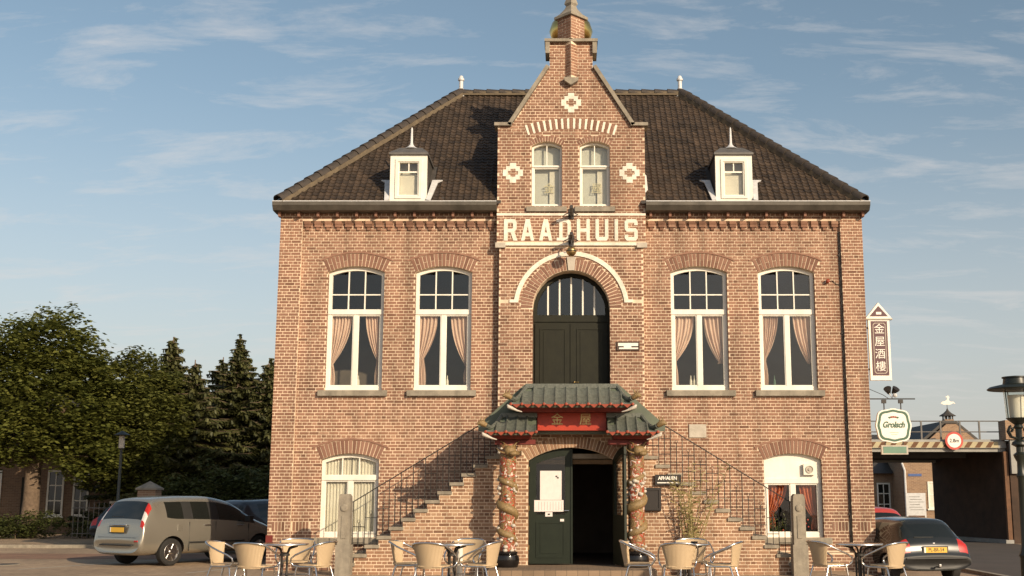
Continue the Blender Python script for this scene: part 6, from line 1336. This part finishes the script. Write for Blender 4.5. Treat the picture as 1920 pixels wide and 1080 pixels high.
# ================================================================= railway bridge and what lies beyond it
b = thing('railway_bridge', 'low railway bridge with striped girder and handrails across the road', 'bridge', (0, 0, 0))
ZG = -0.2
m = MB(); m.box(5, 17.05, 20.0, 20.35, 3.30, 3.78); gd = m.obj('front_girder', 'concrete', b)
m = MB(); m.box(5, 17.05, 19.9, 19.999, 3.44, 3.70); m.obj('height_board', 'concrete', gd)
stp = MB()
k = 0
for x0 in [11.2 + 0.42 * i for i in range(14)]:
    if x0 > 16.6: break
    stp.prism([(x0, 3.46), (x0 + 0.2, 3.46), (x0 + 0.36, 3.68), (x0 + 0.16, 3.68)], 19.892, 19.899)
q = stp.obj('hazard_stripes', 'rust', gd)
m = MB(); m.box(11.1, 16.75, 19.896, 19.8995, 3.455, 3.685); m.obj('hazard_panel', 'stripe', gd)
m = MB(); m.box(5, 15.95, 25.3, 25.6, 3.03, 3.5); m.obj('rear_girder', 'concrete', b)
m = MB(); m.box(5, 30, 20.36, 25.29, 3.32, 3.75); m.obj('deck', 'dark_steel', b)
for k in range(3): m = MB(); m.box(5, 15.9, 21.2 + k * 1.5, 21.4 + k * 1.5, 3.10, 3.319); m.obj('cross_beam', 'dark_steel', b)
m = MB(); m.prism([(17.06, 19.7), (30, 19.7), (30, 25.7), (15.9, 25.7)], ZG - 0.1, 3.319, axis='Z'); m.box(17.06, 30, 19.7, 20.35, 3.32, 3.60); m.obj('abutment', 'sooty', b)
m = MB(); m.box(17.08, 17.6, 19.55, 19.699, 2.45, 3.75); m.obj('bearing_panel', 'concrete', b)
m = MB(); m.box(16.86, 17.02, 19.72, 19.9, ZG, 3.3); m.obj('corner_guard', 'rust', b)
m = MB(); m.box(16.9, 30, 19.45, 20.2, 3.76, 4.5); m.obj('parapet_pier', 'brick_far', b)
for k in range(14):
    x = 7.0 + k * 0.76; 
    if x > 16.8: break
    m = MB(); m.box(x - 0.03, x + 0.03, 20.1, 20.16, 3.78, 4.52); m.obj('rail_post', 'lead', b)
for z in (4.08, 4.5): m = MB(); m.tube([(5, 20.13, z), (16.9, 20.13, z)], 0.022, 6); m.obj('handrail', 'lead', b)
m = MB(); m.prism([(16.75, 19.71), (17.055, 19.71), (15.95, 25.6), (15.65, 25.6)], ZG - 0.05, ZG + 0.14, axis='Z'); m.obj('kerb_stone', 'concrete', b)
s = thing('height_limit_sign', 'round red ringed height limit sign reading 2.8m on the girder', 'road sign', (15.0, 19.82, 3.72))
m = MB(); m.lathe([(0.35, 0), (0.35, 0.03)], n=32, mat=Matrix.Rotation(PI / 2, 4, 'X')); m.obj('disc', 'sign_red', s, 30)
m = MB(); m.lathe([(0.265, 0.031), (0.265, 0.036)], n=32, mat=Matrix.Rotation(PI / 2, 4, 'X')); m.obj('face', 'sign_white', s, 30)
text_mesh('2.8m', 0.2, 'ink', s, (0, -0.04, 0), 0.003, bold=0.003, sx=0.92)
m = MB(); m.box(-0.04, 0.04, 0.001, 0.07, -0.3, 0.3); m.obj('bracket', 'iron', s)
# house beyond the bridge
h = thing('village_house', 'brown brick house with white window glimpsed under the railway bridge', 'house', (0, 0, 0))
m = MB(); m.box(17.5, 21.0, 36.0, 44, ZG, 3.6); m.obj('wall', 'brick_far', h)
m = MB(); m.box(9.5, 17.499, 38.0, 44, ZG, 2.8); m.obj('wing_wall', 'brick_far', h)
m = MB(); m.prism([(37.6, 2.8), (44, 2.8), (44, 4.4), (41, 4.6)], 9.4, 17.49, axis='X'); m.obj('wing_roof', 'slate', h)
m = MB(); m.prism([(17.3, 3.6), (21.2, 3.6), (19.25, 4.6)], 35.8, 44.2); m.obj('roof', 'slate', h)
pane_window(h, 19.2, 35.995, 0.95, 2.35, 0.42, 2, 2, glassm='net')
pane_window(h, 16.0, 37.995, 0.6, 2.3, 0.36, 3, 2); pane_window(h, 17.0, 37.995, 0.6, 2.3, 0.36, 3, 2)
m = MB(); m.tube([(17.6, 35.9, ZG), (17.6, 35.9, 2.9), (17.5, 36.0, 3.3)], 0.06, 8); m.obj('downpipe', 'lead_pale', h)
m = MB(); m.box(17.8, 18.5, 35.97, 35.99, 2.62, 2.75); m.obj('street_name_plate', 'sign_blue', h)
s = thing('notice_board', 'white village notice board by the house beyond the bridge', 'notice board', (17.72, 34.6, ZG))
m = MB(); m.box(-0.5, 0.5, -0.03, 0.03, 0.55, 1.95); m.obj('board', 'lead_pale', s)
m = MB(); m.box(-0.42, 0.42, -0.036, -0.031, 0.58, 0.82); m.obj('brown_strip', 'rust', s)
m = MB()
for k in range(6): m.box(-0.35 + 0.05 * (k % 2), 0.2 + 0.1 * (k % 3), -0.036, -0.031, 1.75 - k * 0.13, 1.77 - k * 0.13)
m.obj('print', 'zinc', s)
for x in (-0.45, 0.45): m = MB(); m.tube([(x, 0.05, 0), (x, 0.05, 1.9)], 0.03, 6); m.obj('post', 'lead', s)
# gabled house with cupola above the bridge
h = thing('gabled_house', 'dark roofed brick gable house with cupola rising beyond the bridge', 'house', (0, 0, 0))
m = MB(); m.prism([(21.5, ZG), (26.1, ZG), (26.1, 4.3), (24.1, 6.0), (23.5, 6.0), (21.5, 4.3)], 47.0, 60.0); m.obj('wall', 'brick_far', h)
m = MB(); m.prism([(26.4, 4.1), (24.15, 6.05), (23.45, 6.05), (21.1, 4.1), (21.0, 4.25), (23.4, 6.2), (24.2, 6.2), (26.5, 4.25)], 47.2, 60.2); m.obj('roof', 'slate', h)
m = MB(); m.prism([(46.5, 3.9), (52, 5.6), (60, 5.6), (60, 3.9)], 19.0, 22.1, axis='X'); m.obj('side_roof', 'slate', h)
c = thing('roof_cupola', 'little brick cupola with flared cap and white bird vane on the gable', 'cupola', (23.8, 47.6, 5.75))
m = MB(); m.box(-0.38, 0.38, -0.38, 0.38, -0.3, 0.75); m.obj('base', 'brick_far', c)
m = MB()
for x in (-0.3, 0.0, 0.3):
    for y in (-0.3, 0.3): m.box(x - 0.05, x + 0.05, y - 0.05, y + 0.05, 0.75, 1.05)
m.obj('louvre_posts', 'iron', c)
m = MB(); m.lathe([(0.72, 1.05), (0.70, 1.08), (0.36, 1.28), (0.12, 1.5), (0.03, 1.7), (0.02, 2.0)], n=8); m.obj('cap', 'slate', c)
m = MB(); pb_ = [(-0.55, 2.10), (-0.3, 2.0), (0.25, 2.0), (0.5, 2.12), (0.72, 2.05), (0.55, 2.25), (0.3, 2.25), (0.15, 2.38), (0.22, 2.62), (0.12, 2.78), (-0.02, 2.70), (-0.12, 2.66), (0.0, 2.6), (0.02, 2.45), (-0.15, 2.30), (-0.4, 2.25)]
m.prism(pb_, -0.03, 0.03); m.obj('bird_vane', 'white', c)
c.scale = (0.75, 0.75, 0.75)
